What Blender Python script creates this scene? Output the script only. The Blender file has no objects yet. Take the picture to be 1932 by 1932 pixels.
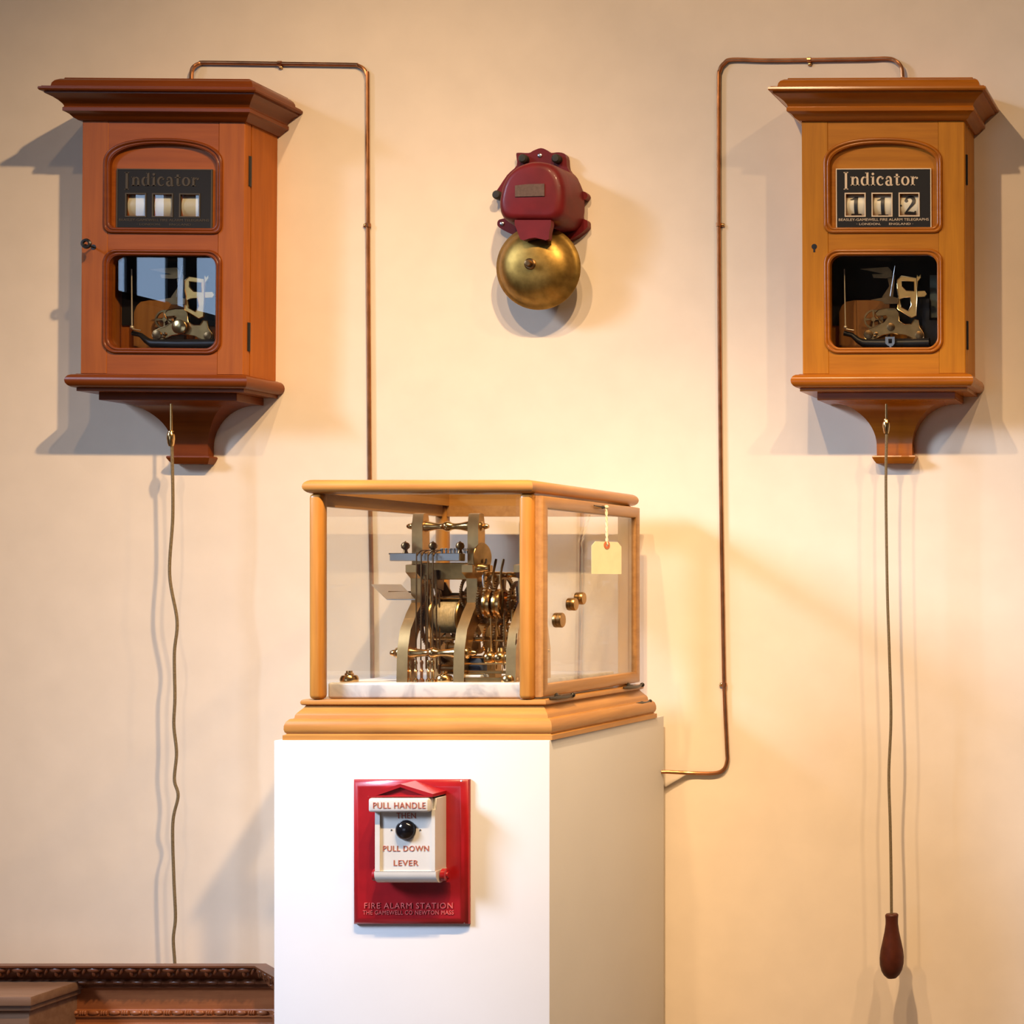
import bpy, bmesh, math, random
from mathutils import Vector, Matrix
from mathutils.geometry import tessellate_polygon

random.seed(7)
SC = bpy.context.scene
COL = SC.collection
PI = math.pi
R = math.radians

# ------------------------------------------------------------------ camera, world, lights, exposure
F, VX, VY, D0, ZC = 3172.0, 2400.0, 1105.0, 3.2, 1.5
cam = bpy.data.cameras.new('camera')
cam.sensor_width = 36.0
cam.lens = 36.0 * F / 1932
cam.shift_x = (966 - VX) / 1932
cam.shift_y = (VY - 966) / 1932
co = bpy.data.objects.new('camera', cam)
COL.objects.link(co)
co.location = (0, -D0, ZC)
co.rotation_euler = (R(90), 0, 0)
SC.camera = co

world = bpy.data.worlds.new('world')
SC.world = world
world.use_nodes = True
world.node_tree.nodes['Background'].inputs[0].default_value = (0.62, 0.74, 1.0, 1)
world.node_tree.nodes['Background'].inputs[1].default_value = 1.2

SC.view_settings.view_transform = 'Standard'
SC.view_settings.look = 'None'
SC.view_settings.gamma = 1.0
SC.view_settings.exposure = 0.0
SC.cycles.use_denoising = True
SC.cycles.max_bounces = 10
SC.cycles.transparent_max_bounces = 16
SC.cycles.caustics_reflective = False
SC.cycles.caustics_refractive = False
SC.cycles.sample_clamp_indirect = 6.0

WARM = (1.0, 0.68, 0.38)


def spot(name, x, power, tx, tz, y=-1.64, z=ZC + 1.93, ty=0.0, cone=76, col=WARM):
    l = bpy.data.lights.new(name, 'SPOT')
    l.energy = power
    l.color = col
    l.spot_size = R(cone)
    l.spot_blend = 1.0
    l.shadow_soft_size = 0.030
    o = bpy.data.objects.new(name, l)
    COL.objects.link(o)
    o.location = (x, y, z)
    d = Vector((tx, ty, tz)) - Vector((x, y, z))
    o.rotation_euler = d.to_track_quat('-Z', 'Y').to_euler()


spot('ceiling_spot', -0.86, 255, -0.88, ZC - 1.55, cone=50)
spot('ceiling_spot', -0.42, 270, -2.90, ZC - 0.70, cone=62)
spot('ceiling_spot', -0.74, 105, -2.15, ZC - 1.00, cone=56)
spot('ceiling_spot', 0.60, 72, -1.16, ZC - 0.30, cone=50)
spot('ceiling_spot', 0.05, 104, -1.08, ZC - 0.80, cone=42)
spot('ceiling_spot', -1.36, 76, -0.90, ZC + 0.75, cone=94)



def area(name, loc, rot, sx, sy, power, col):
    l = bpy.data.lights.new(name, 'AREA')
    l.shape = 'RECTANGLE'
    l.size, l.size_y = sx, sy
    l.energy = power
    l.color = col
    o = bpy.data.objects.new(name, l)
    COL.objects.link(o)
    o.location = loc
    o.rotation_euler = rot
    return o


DAY = (0.60, 0.74, 1.0)
WIN = [(-4.95, -3.66), (-3.35, -2.05)]           # windows in the left wall: y ranges
WZ0, WZ1 = ZC + 1.15, ZC + 2.35
XL, XR, YB, ZT = -4.6, 2.6, -7.2, ZC + 2.6
# first window: seen mirrored in the left cabinet's glass; second: its sky light falls steeply into the room
area('window_daylight', (XL - 0.105, sum(WIN[0]) / 2, (WZ0 + WZ1) / 2), (0, R(-90), 0), WZ1 - WZ0, WIN[0][1] - WIN[0][0], 14, (0.44, 0.67, 1.0))
SKY = area('window_daylight', (XL - 0.02, sum(WIN[1]) / 2, (WZ0 + WZ1) / 2), (0, 0, 0), 1.3, 1.1, 98, DAY)
SKY.rotation_euler = Vector((4.0, 1.2, -2.9)).to_track_quat('-Z', 'Y').to_euler()
SKY.data.spread = R(62)
# weak daylight fill from an unseen window in the wall behind the camera
area('window_daylight', (-2.9, YB - 0.16, ZC + 0.10), (R(90), 0, 0), 2.8, 2.2, 12, DAY)



# ------------------------------------------------------------------ materials
def mat(name):
    m = bpy.data.materials.new(name)
    m.use_nodes = True
    return m, m.node_tree.nodes, m.node_tree.links, m.node_tree.nodes['Principled BSDF']


def simple(name, col, rough=0.5, metal=0.0, coat=0.0, var=0.0, scale=30, bump=0.0, spec=0.5):
    m, n, l, p = mat(name)
    p.inputs['Base Color'].default_value = (*col, 1)
    p.inputs['Roughness'].default_value = rough
    p.inputs['Metallic'].default_value = metal
    p.inputs['Coat Weight'].default_value = coat
    p.inputs['Coat Roughness'].default_value = 0.12
    p.inputs['Specular IOR Level'].default_value = spec
    if var or bump:
        tc = n.new('ShaderNodeTexCoord')
        nz = n.new('ShaderNodeTexNoise')
        nz.inputs['Scale'].default_value = scale
        nz.inputs['Detail'].default_value = 6
        l.new(tc.outputs['Object'], nz.inputs['Vector'])
        if var:
            rp = n.new('ShaderNodeValToRGB')
            rp.color_ramp.elements[0].position = 0.3
            rp.color_ramp.elements[1].position = 0.7
            rp.color_ramp.elements[0].color = (*[c * (1 - var) for c in col], 1)
            rp.color_ramp.elements[1].color = (*[min(1, c * (1 + var * 0.6)) for c in col], 1)
            l.new(nz.outputs['Fac'], rp.inputs['Fac'])
            l.new(rp.outputs['Color'], p.inputs['Base Color'])
        if bump:
            b = n.new('ShaderNodeBump')
            b.inputs['Strength'].default_value = bump
            b.inputs['Distance'].default_value = 0.002
            l.new(nz.outputs['Fac'], b.inputs['Height'])
            l.new(b.outputs['Normal'], p.inputs['Normal'])
    return m


def wood(name, col, axis='z', rough=0.34, coat=0.25, var=0.28, sc=1.0, spec=0.22):
    m, n, l, p = mat(name)
    tc = n.new('ShaderNodeTexCoord')
    mp = n.new('ShaderNodeMapping')
    s = {'x': (5, 90, 90), 'y': (90, 5, 90), 'z': (90, 90, 5), 'h': (6, 6, 95)}[axis]
    mp.inputs['Scale'].default_value = [v * sc for v in s]
    nz = n.new('ShaderNodeTexNoise')
    nz.inputs['Scale'].default_value = 1.0
    nz.inputs['Detail'].default_value = 8
    nz.inputs['Roughness'].default_value = 0.62
    n2 = n.new('ShaderNodeTexNoise')
    n2.inputs['Scale'].default_value = 9
    n2.inputs['Detail'].default_value = 3
    rp = n.new('ShaderNodeValToRGB')
    rp.color_ramp.elements[0].position = 0.28
    rp.color_ramp.elements[1].position = 0.72
    rp.color_ramp.elements[0].color = (col[0] * (1 - var), col[1] * (1 - var * 1.25), col[2] * (1 - var * 1.3), 1)
    rp.color_ramp.elements[1].color = (col[0] * (1 + var * .55), col[1] * (1 + var * .6), col[2] * (1 + var * .6), 1)
    mx = n.new('ShaderNodeMix')
    mx.data_type = 'FLOAT'
    mx.inputs[0].default_value = 0.3
    l.new(tc.outputs['Object'], mp.inputs['Vector'])
    l.new(mp.outputs['Vector'], nz.inputs['Vector'])
    l.new(tc.outputs['Object'], n2.inputs['Vector'])
    l.new(nz.outputs['Fac'], mx.inputs[2])
    l.new(n2.outputs['Fac'], mx.inputs[3])
    l.new(mx.outputs[0], rp.inputs['Fac'])
    l.new(rp.outputs['Color'], p.inputs['Base Color'])
    b = n.new('ShaderNodeBump')
    b.inputs['Strength'].default_value = 0.06
    b.inputs['Distance'].default_value = 0.001
    l.new(nz.outputs['Fac'], b.inputs['Height'])
    l.new(b.outputs['Normal'], p.inputs['Normal'])
    p.inputs['Roughness'].default_value = rough
    p.inputs['Coat Weight'].default_value = coat
    p.inputs['Coat Roughness'].default_value = 0.2
    p.inputs['Specular IOR Level'].default_value = spec
    return m


def glass(name, tint=(1, 1, 1), rough=0.0, f0=0.05, power=4.6):
    """clear thin pane: transparent with a mirror share that rises toward grazing view"""
    m, n, l, p = mat(name)
    n.remove(p)
    out = n['Material Output']
    tr = n.new('ShaderNodeBsdfTransparent')
    tr.inputs[0].default_value = (*tint, 1)
    gl = n.new('ShaderNodeBsdfGlossy')
    gl.inputs['Roughness'].default_value = rough
    lw = n.new('ShaderNodeLayerWeight')
    lw.inputs['Blend'].default_value = 0.5
    pw = n.new('ShaderNodeMath')
    pw.operation = 'POWER'
    pw.inputs[1].default_value = power
    ma = n.new('ShaderNodeMath')
    ma.operation = 'MULTIPLY_ADD'
    ma.inputs[1].default_value = 1 - f0
    ma.inputs[2].default_value = f0
    mx = n.new('ShaderNodeMixShader')
    l.new(lw.outputs['Facing'], pw.inputs[0])
    l.new(pw.outputs[0], ma.inputs[0])
    l.new(ma.outputs[0], mx.inputs[0])
    l.new(tr.outputs[0], mx.inputs[1])
    l.new(gl.outputs[0], mx.inputs[2])
    l.new(mx.outputs[0], out.inputs['Surface'])
    return m


M = {}
M['wall'] = simple('painted_plaster_cream', (0.88, 0.755, 0.60), 0.75, var=0.035, scale=14, bump=0.05, spec=0.25)
M['ceil'] = simple('ceiling_dull', (0.40, 0.35, 0.29), 0.8)
M['floor'] = wood('floor_boards', (0.22, 0.12, 0.055), 'y', 0.45, 0.1, sc=0.3)
M['dark_wall'] = simple('painted_plaster_side', (0.30, 0.23, 0.165), 0.75, var=0.03, scale=10)
M['win_frame'] = simple('window_frame_dark', (0.05, 0.04, 0.035), 0.45)
M['ped'] = simple('white_painted_board', (0.59, 0.58, 0.57), 0.6, var=0.02, scale=8)
# right cabinet: honey oak; left cabinet: redder oak
M['r_v'] = wood('honey_oak_upright', (0.52, 0.195, 0.010), 'z', .4, .0)
M['r_h'] = wood('honey_oak_crosswise', (0.49, 0.175, 0.010), 'x', .4, .0)
M['r_m'] = wood('honey_oak_moulding', (0.40, 0.118, 0.006), 'h', 0.26, 0.25)
M['l_v'] = wood('red_oak_upright', (0.36, 0.100, 0.009), 'z', .42, .0)
M['l_h'] = wood('red_oak_crosswise', (0.32, 0.084, 0.009), 'x', .42, .0)
M['l_m'] = wood('red_oak_moulding_shaded', (0.175, 0.040, 0.005), 'h', 0.3, 0.15)  # left mouldings darkened; the cornice's shading is put into the colour
M['case_v'] = wood('golden_oak_upright', (0.50, 0.225, 0.045), 'z', 0.32, 0.15)
M['case_h'] = wood('golden_oak_crosswise', (0.47, 0.225, 0.055), 'h', 0.32, 0.2)
M['case_d'] = wood('golden_oak_depthwise', (0.47, 0.245, 0.085), 'y', 0.32, 0.15)
M['carv'] = wood('dark_carved_oak', (0.125, 0.040, 0.014), 'h', 0.38, 0.3, 0.45)
M['carv_p'] = wood('carved_oak_panel', (0.29, 0.10, 0.036), 'h', 0.36, 0.3, 0.35)
M['carv_g'] = wood('worn_oak_slab', (0.20, 0.115, 0.07), 'x', 0.4, 0.15, 0.3)
M['interior'] = wood('oak_inside', (0.36, 0.15, 0.035), 'z', 0.5, 0.0)
M['handle_wood'] = simple('turned_mahogany', (0.085, 0.018, 0.007), 0.5, 0, 0.0, 0.25, 60, spec=.25)
M['brass'] = simple('polished_brass', (0.80, 0.52, 0.22), 0.2, 1.0, var=0.1, scale=40)
M['gold'] = simple('golden_brass', (0.85, 0.50, 0.16), 0.36, 1.0, var=0.15, scale=60)
M['brass_d'] = simple('aged_brass', (0.44, 0.265, 0.10), 0.34, 1.0, var=0.3, scale=45, bump=0.04)
M['gong'] = simple('tarnished_gong_brass', (0.36, 0.22, 0.055), 0.45, 1.0, var=0.35, scale=55, bump=0.08)
M['bronze'] = simple('dark_bronze', (0.24, 0.14, 0.06), 0.34, 1.0, var=0.25, scale=60)
M['frame_brass'] = simple('satin_brass', (0.66, 0.41, 0.17), 0.33, 1.0, var=0.15, scale=50)
M['steel'] = simple('brushed_steel', (0.55, 0.54, 0.52), 0.3, 1.0)
M['rod'] = simple('pale_brass_rod', (0.86, 0.72, 0.50), 0.45, 0.7)
M['copper'] = simple('copper_tube', (0.52, 0.23, 0.10), 0.34, 1.0, var=0.3, scale=35)
M['iron'] = simple('black_iron', (0.018, 0.016, 0.015), 0.4, 0.3)
M['black'] = simple('black_lacquer', (0.006, 0.006, 0.008), 0.10, 0, 0.0)
M['cord'] = simple('braided_cord', (0.20, 0.145, 0.075), 0.9, var=0.35, scale=400)
M['bolt'] = simple('blackened_bolt', (0.035, 0.03, 0.02), 0.5, 0.3)
M['bell_red'] = simple('dark_red_enamel', (0.145, 0.008, 0.009), 0.45, 0, 0.08, 0.2, 35, 0.05, 0.3)
M['stn_red'] = simple('bright_red_enamel', (0.30, 0.008, 0.012), 0.28, 0, 0.35, 0.12, 40, 0.05, .4)
M['highlit_red'] = simple('highlit_red_letters', (0.60, 0.12, 0.11), 0.3, 0, 0.5)  # same red paint lightened; highlights on the raised letters put into the colour
M['cream'] = simple('cream_enamel', (0.58, 0.56, 0.51), 0.25, 0, 0.5, 0.05, 25)
M['red_ink'] = simple('red_brown_letters', (0.36, 0.09, 0.05), 0.5)
M['plate'] = simple('black_plate', (0.016, 0.013, 0.009), 0.55, 0, spec=0.2)
M['gilt'] = simple('gilt_letters', (0.74, 0.55, 0.33), 0.4, 0.2)
M['gilt_glare'] = simple('glare_dimmed_letters', (0.075, 0.062, 0.045), 0.6, 0, spec=0.2)  # gilt greyed; washing-out by reflections is put into the colour
M['drum'] = simple('cream_number_drum', (0.80, 0.69, 0.45), 0.4, var=0.05)
M['ink'] = simple('black_numeral', (0.025, 0.022, 0.018), 0.45)
M['bell_plate'] = simple('tarnished_label_plate', (0.20, 0.115, 0.07), 0.4, 0.7, var=0.2, scale=200)
M['shade_board'] = simple('black_inner_shade', (0.012, 0.010, 0.008), 0.7, spec=0.2)
M['green_card'] = simple('grey_green_board', (0.11, 0.125, 0.085), 0.6)
M['blue'] = simple('blue_fitting', (0.05, 0.08, 0.16), 0.45)
M['white_box'] = simple('white_fitting', (0.80, 0.82, 0.80), 0.4)
M['tag'] = simple('manila_card', (0.86, 0.80, 0.52), 0.7, var=0.06, scale=40)
M['eyelet'] = simple('orange_eyelet', (0.62, 0.17, 0.06), 0.5)
M['string'] = simple('white_string', (0.78, 0.70, 0.52), 0.9)
M['hook'] = simple('blackened_steel', (0.03, 0.027, 0.022), 0.3, 0.6)
M['coil'] = simple('cream_silk_winding', (0.55, 0.46, 0.30), 0.6, var=0.2, scale=200)
M['glass'] = glass('clear_glass', (0.985, 0.99, 0.985), f0=0.06, power=3.4)
M['glass_r'] = glass('cabinet_glass', (0.94, 0.95, 0.95), f0=0.045)
M['glass_l'] = glass('cabinet_glass_reflecting', (0.92, 0.94, 0.96), f0=0.06)


def marble():
    m, n, l, p = mat('white_marble')
    tc = n.new('ShaderNodeTexCoord')
    nz = n.new('ShaderNodeTexNoise')
    nz.inputs['Scale'].default_value = 14
    nz.inputs['Detail'].default_value = 10
    nz.inputs['Distortion'].default_value = 1.6
    rp = n.new('ShaderNodeValToRGB')
    rp.color_ramp.elements[0].position = 0.36
    rp.color_ramp.elements[0].color = (0.55, 0.55, 0.57, 1)
    rp.color_ramp.elements[1].position = 0.52
    rp.color_ramp.elements[1].color = (0.86, 0.85, 0.83, 1)
    l.new(tc.outputs['Object'], nz.inputs['Vector'])
    l.new(nz.outputs['Fac'], rp.inputs['Fac'])
    l.new(rp.outputs['Color'], p.inputs['Base Color'])
    p.inputs['Roughness'].default_value = 0.3
    return m


M['marble'] = marble()


# ------------------------------------------------------------------ geometry helpers
def W(px, py, d):
    """pixel of the 1932 frame at distance d in front of the camera -> point in the room"""
    return Vector(((px - VX) * d / F, d - D0, ZC + (VY - py) * d / F))


class MB:
    def __init__(s):
        s.bm = bmesh.new()

    def face(s, vs):
        try:
            return s.bm.faces.new(vs)
        except ValueError:
            return None

    def box(s, x0, x1, y0, y1, z0, z1, bev=0.0, seg=2):
        v = [s.bm.verts.new((x, y, z)) for x in (x0, x1) for y in (y0, y1) for z in (z0, z1)]
        fs = [s.face([v[i] for i in q]) for q in ((0, 1, 3, 2), (4, 6, 7, 5), (0, 4, 5, 1), (2, 3, 7, 6), (0, 2, 6, 4), (1, 5, 7, 3))]
        if bev:
            es = list({e for f in fs for e in f.edges})
            bmesh.ops.bevel(s.bm, geom=es, offset=bev, segments=seg, profile=0.5, affect='EDGES')
        return s

    def prism(s, loops, plane, a0, a1):
        """polygon with holes, extruded along the third axis"""
        def P(u, v, a):
            return {'xz': (u, a, v), 'yz': (a, u, v), 'xy': (u, v, a)}[plane]
        tris = tessellate_polygon([[Vector((u, v, 0)) for u, v in lp] for lp in loops])
        flat = [p for lp in loops for p in lp]
        A = [s.bm.verts.new(P(u, v, a0)) for u, v in flat]
        B = [s.bm.verts.new(P(u, v, a1)) for u, v in flat]
        for t in tris:
            s.face([A[i] for i in t])
            s.face([B[i] for i in reversed(t)])
        k = 0
        for lp in loops:
            n = len(lp)
            for i in range(n):
                j = (i + 1) % n
                s.face([A[k + i], A[k + j], B[k + j], B[k + i]])
            k += n
        return s

    def lathe(s, prof, org, axis=(0, 0, 1), seg=24):
        """prof: [(radius, distance along axis)]"""
        ax = Vector(axis).normalized()
        u = ax.orthogonal().normalized()
        w = ax.cross(u)
        org = Vector(org)
        rings = []
        for r, t in prof:
            c = org + ax * t
            if r < 1e-6:
                rings.append([s.bm.verts.new(c)])
            else:
                rings.append([s.bm.verts.new(c + (u * math.cos(2 * PI * i / seg) + w * math.sin(2 * PI * i / seg)) * r) for i in range(seg)])
        for a, b in zip(rings, rings[1:]):
            for i in range(seg):
                j = (i + 1) % seg
                if len(a) == 1 and len(b) == 1:
                    continue
                if len(a) == 1:
                    s.face([a[0], b[i], b[j]])
                elif len(b) == 1:
                    s.face([a[i], a[j], b[0]])
                else:
                    s.face([a[i], a[j], b[j], b[i]])
        for rg in (rings[0], rings[-1]):
            if len(rg) > 1:
                s.face(rg)
        return s

    def tube(s, pts, r, seg=8, closed=False):
        pts = [Vector(p) for p in pts]
        n = len(pts)
        tang = []
        for i in range(n):
            a = pts[(i - 1) % n] if (closed or i > 0) else pts[i]
            b = pts[(i + 1) % n] if (closed or i < n - 1) else pts[i]
            tang.append((b - a).normalized())
        u = tang[0].orthogonal().normalized()
        rings = []
        for i in range(n):
            u = (u - tang[i] * u.dot(tang[i]))
            u = u.normalized() if u.length > 1e-6 else tang[i].orthogonal().normalized()
            w = tang[i].cross(u)
            rr = r[i] if isinstance(r, (list, tuple)) else r
            rings.append([s.bm.verts.new(pts[i] + (u * math.cos(2 * PI * k / seg) + w * math.sin(2 * PI * k / seg)) * rr) for k in range(seg)])
        m = n if closed else n - 1
        for i in range(m):
            a, b = rings[i], rings[(i + 1) % n]
            off = 0
            if closed and i == n - 1:
                off = min(range(seg), key=lambda q: (b[q].co - a[0].co).length)
            for k in range(seg):
                s.face([a[k], a[(k + 1) % seg], b[(k + 1 + off) % seg], b[(k + off) % seg]])
        if not closed:
            s.face(list(reversed(rings[0])))
            s.face(rings[-1])
        return s

    def rect_loft(s, x0, x1, y0, y1, prof, back=None):
        """nested rectangles: prof = [(outset, z)], back: outset factor on the far (wall) side"""
        kb = 1.0 if back is None else back
        rings = []
        for p, z in prof:
            rings.append([s.bm.verts.new(c) for c in ((x0 - p, y0 - p, z), (x1 + p, y0 - p, z), (x1 + p, y1 + p * kb, z), (x0 - p, y1 + p * kb, z))])
        for a, b in zip(rings, rings[1:]):
            for i in range(4):
                j = (i + 1) % 4
                s.face([a[i], a[j], b[j], b[i]])
        s.face(list(reversed(rings[0])))
        s.face(rings[-1])
        return s

    def rect_ring(s, x0, x1, y0, y1, prof):
        """closed profile [(inset, z)] mitred round a rectangle"""
        rings = []
        for p, z in prof:
            rings.append([s.bm.verts.new(c) for c in ((x0 + p, y0 + p, z), (x1 - p, y0 + p, z), (x1 - p, y1 - p, z), (x0 + p, y1 - p, z))])
        n = len(rings)
        for q in range(n):
            a, b = rings[q], rings[(q + 1) % n]
            for i in range(4):
                j = (i + 1) % 4
                s.face([a[i], a[j], b[j], b[i]])
        return s

    def sweep(s, path, prof):
        """open path in plan [(x, y)], closed profile [(outset to the right of travel, z)]"""
        n = len(path)
        P = [Vector(p) for p in path]
        rings = []
        for i in range(n):
            nn = []
            if i > 0:
                t = (P[i] - P[i - 1]).normalized()
                nn.append(Vector((t.y, -t.x)))
            if i < n - 1:
                t = (P[i + 1] - P[i]).normalized()
                nn.append(Vector((t.y, -t.x)))
            m = sum(nn, Vector((0, 0)))
            m = m.normalized()
            k = 1 / max(0.3, m.dot(nn[0]))
            rings.append([s.bm.verts.new((P[i].x + m.x * k * o, P[i].y + m.y * k * o, z)) for o, z in prof])
        q = len(prof)
        for a, b in zip(rings, rings[1:]):
            for i in range(q):
                s.face([a[i], a[(i + 1) % q], b[(i + 1) % q], b[i]])
        s.face(rings[0])
        s.face(list(reversed(rings[-1])))
        return s

    def ball(s, c, r, sc=(1, 1, 1), seg=16, rings=10):
        mt = Matrix.Translation(Vector(c)) @ Matrix.Diagonal((*[r * k for k in sc], 1))
        bmesh.ops.create_uvsphere(s.bm, u_segments=seg, v_segments=rings, radius=1, matrix=mt)
        return s

    def gear(s, c, r, th, axis='x', teeth=36, hole=0.55, spokes=4):
        """toothed, spoked wheel"""
        tl = r * 0.07
        out = []
        for i in range(teeth):
            for f, rr in ((0.0, r - tl), (0.28, r), (0.55, r), (0.83, r - tl)):
                a = 2 * PI * (i + f) / teeth
                out.append((rr * math.cos(a), rr * math.sin(a)))
        loops = [out]
        ri, ro = r * 0.22, r * (1 - 0.2)
        if spokes:
            for k in range(spokes):
                a0, a1 = 2 * PI * k / spokes + 0.16, 2 * PI * (k + 1) / spokes - 0.16
                arc = [a0 + (a1 - a0) * t / 8 for t in range(9)]
                loops.append([(ro * math.cos(a), ro * math.sin(a)) for a in arc] + [(ri * math.cos(a), ri * math.sin(a)) for a in reversed(arc)])
        pl = {'x': 'yz', 'y': 'xz', 'z': 'xy'}[axis]
        ci = {'x': (1, 2, 0), 'y': (0, 2, 1), 'z': (0, 1, 2)}[axis]
        loops = [[(u + c[ci[0]], v + c[ci[1]]) for u, v in lp] for lp in loops]
        s.prism(loops, pl, c[ci[2]] - th / 2, c[ci[2]] + th / 2)
        return s

    def rot(s, mt):
        bmesh.ops.transform(s.bm, matrix=mt, verts=s.bm.verts)
        return s


ORG = {}


def props(o, label=None, cat=None, group=None, kind=None):
    if label: o['label'] = label
    if cat: o['category'] = cat
    if group: o['group'] = group
    if kind: o['kind'] = kind
    return o


def thing(name, label, cat, org, group=None):
    o = bpy.data.objects.new(name, None)
    o.empty_display_size = 0.05
    COL.objects.link(o)
    o.location = org
    ORG[o.name] = Vector(org)
    return props(o, label, cat, group)


def build(name, mb, m, parent=None, label=None, cat=None, kind=None, smooth=35, org=None, group=None):
    bm = mb.bm
    o0 = ORG[parent.name] if parent else Vector(org or (0, 0, 0))
    bmesh.ops.remove_doubles(bm, verts=bm.verts, dist=1e-6)
    bmesh.ops.recalc_face_normals(bm, faces=bm.faces)
    bmesh.ops.translate(bm, vec=-o0, verts=bm.verts)
    me = bpy.data.meshes.new(name)
    bm.to_mesh(me)
    bm.free()
    for p in me.polygons:
        p.use_smooth = True
    me.set_sharp_from_angle(angle=R(smooth))
    me.materials.append(m)
    o = bpy.data.objects.new(name, me)
    COL.objects.link(o)
    if parent:
        o.parent = parent
    else:
        o.location = o0
    ORG[o.name] = o0
    return props(o, label, cat, group, kind)


def text_mb(txt, cx, cz, y, height, width=None, depth=0.0008, face='-y', spacing=1.0):
    """block capitals standing on a plane facing the viewer, as extruded geometry"""
    cu = bpy.data.curves.new('lettering', 'FONT')
    cu.body = txt
    cu.size = 1.0
    cu.space_character = spacing
    cu.align_x = 'CENTER'
    cu.resolution_u = 3
    cu.extrude = 0.5
    to = bpy.data.objects.new('lettering', cu)
    COL.objects.link(to)
    dg = bpy.context.evaluated_depsgraph_get()
    dg.update()
    me = bpy.data.meshes.new_from_object(to.evaluated_get(dg))
    COL.objects.unlink(to)
    bpy.data.objects.remove(to)
    bpy.data.curves.remove(cu)
    mb = MB()
    mb.bm.from_mesh(me)
    bpy.data.meshes.remove(me)
    xs = [v.co.x for v in mb.bm.verts]
    ys = [v.co.y for v in mb.bm.verts]
    sx0, sx1, sy0, sy1 = min(xs), max(xs), min(ys), max(ys)
    ky = height / (sy1 - sy0)
    kx = width / (sx1 - sx0) if width else ky
    for v in mb.bm.verts:
        x, yy, z = v.co
        v.co = (cx + (x - (sx0 + sx1) / 2) * kx, y - (z + 0.5) * depth, cz + (yy - (sy0 + sy1) / 2) * ky)
    return mb


def stroke(pts, ws):
    """polygon of a pen stroke with varying width"""
    L, Rr = [], []
    n = len(pts)
    P = [Vector(p) for p in pts]
    for i in range(n):
        t = (P[min(i + 1, n - 1)] - P[max(i - 1, 0)]).normalized()
        nv = Vector((-t.y, t.x))
        w = ws[i] / 2 if isinstance(ws, (list, tuple)) else ws / 2
        L.append(tuple(P[i] + nv * w))
        Rr.append(tuple(P[i] - nv * w))
    return L + Rr[::-1]


def rc(x0, x1, y0, y1):
    return [(x0, y0), (x1, y0), (x1, y1), (x0, y1)]


def arc(cx, cy, rx, ry, a0, a1, n=14):
    return [(cx + rx * math.cos(R(a0 + (a1 - a0) * i / n)), cy + ry * math.sin(R(a0 + (a1 - a0) * i / n))) for i in range(n + 1)]


def wts(n, f):
    return [f(i / n) for i in range(n + 1)]


TH, TN = 0.23, 0.09


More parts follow.
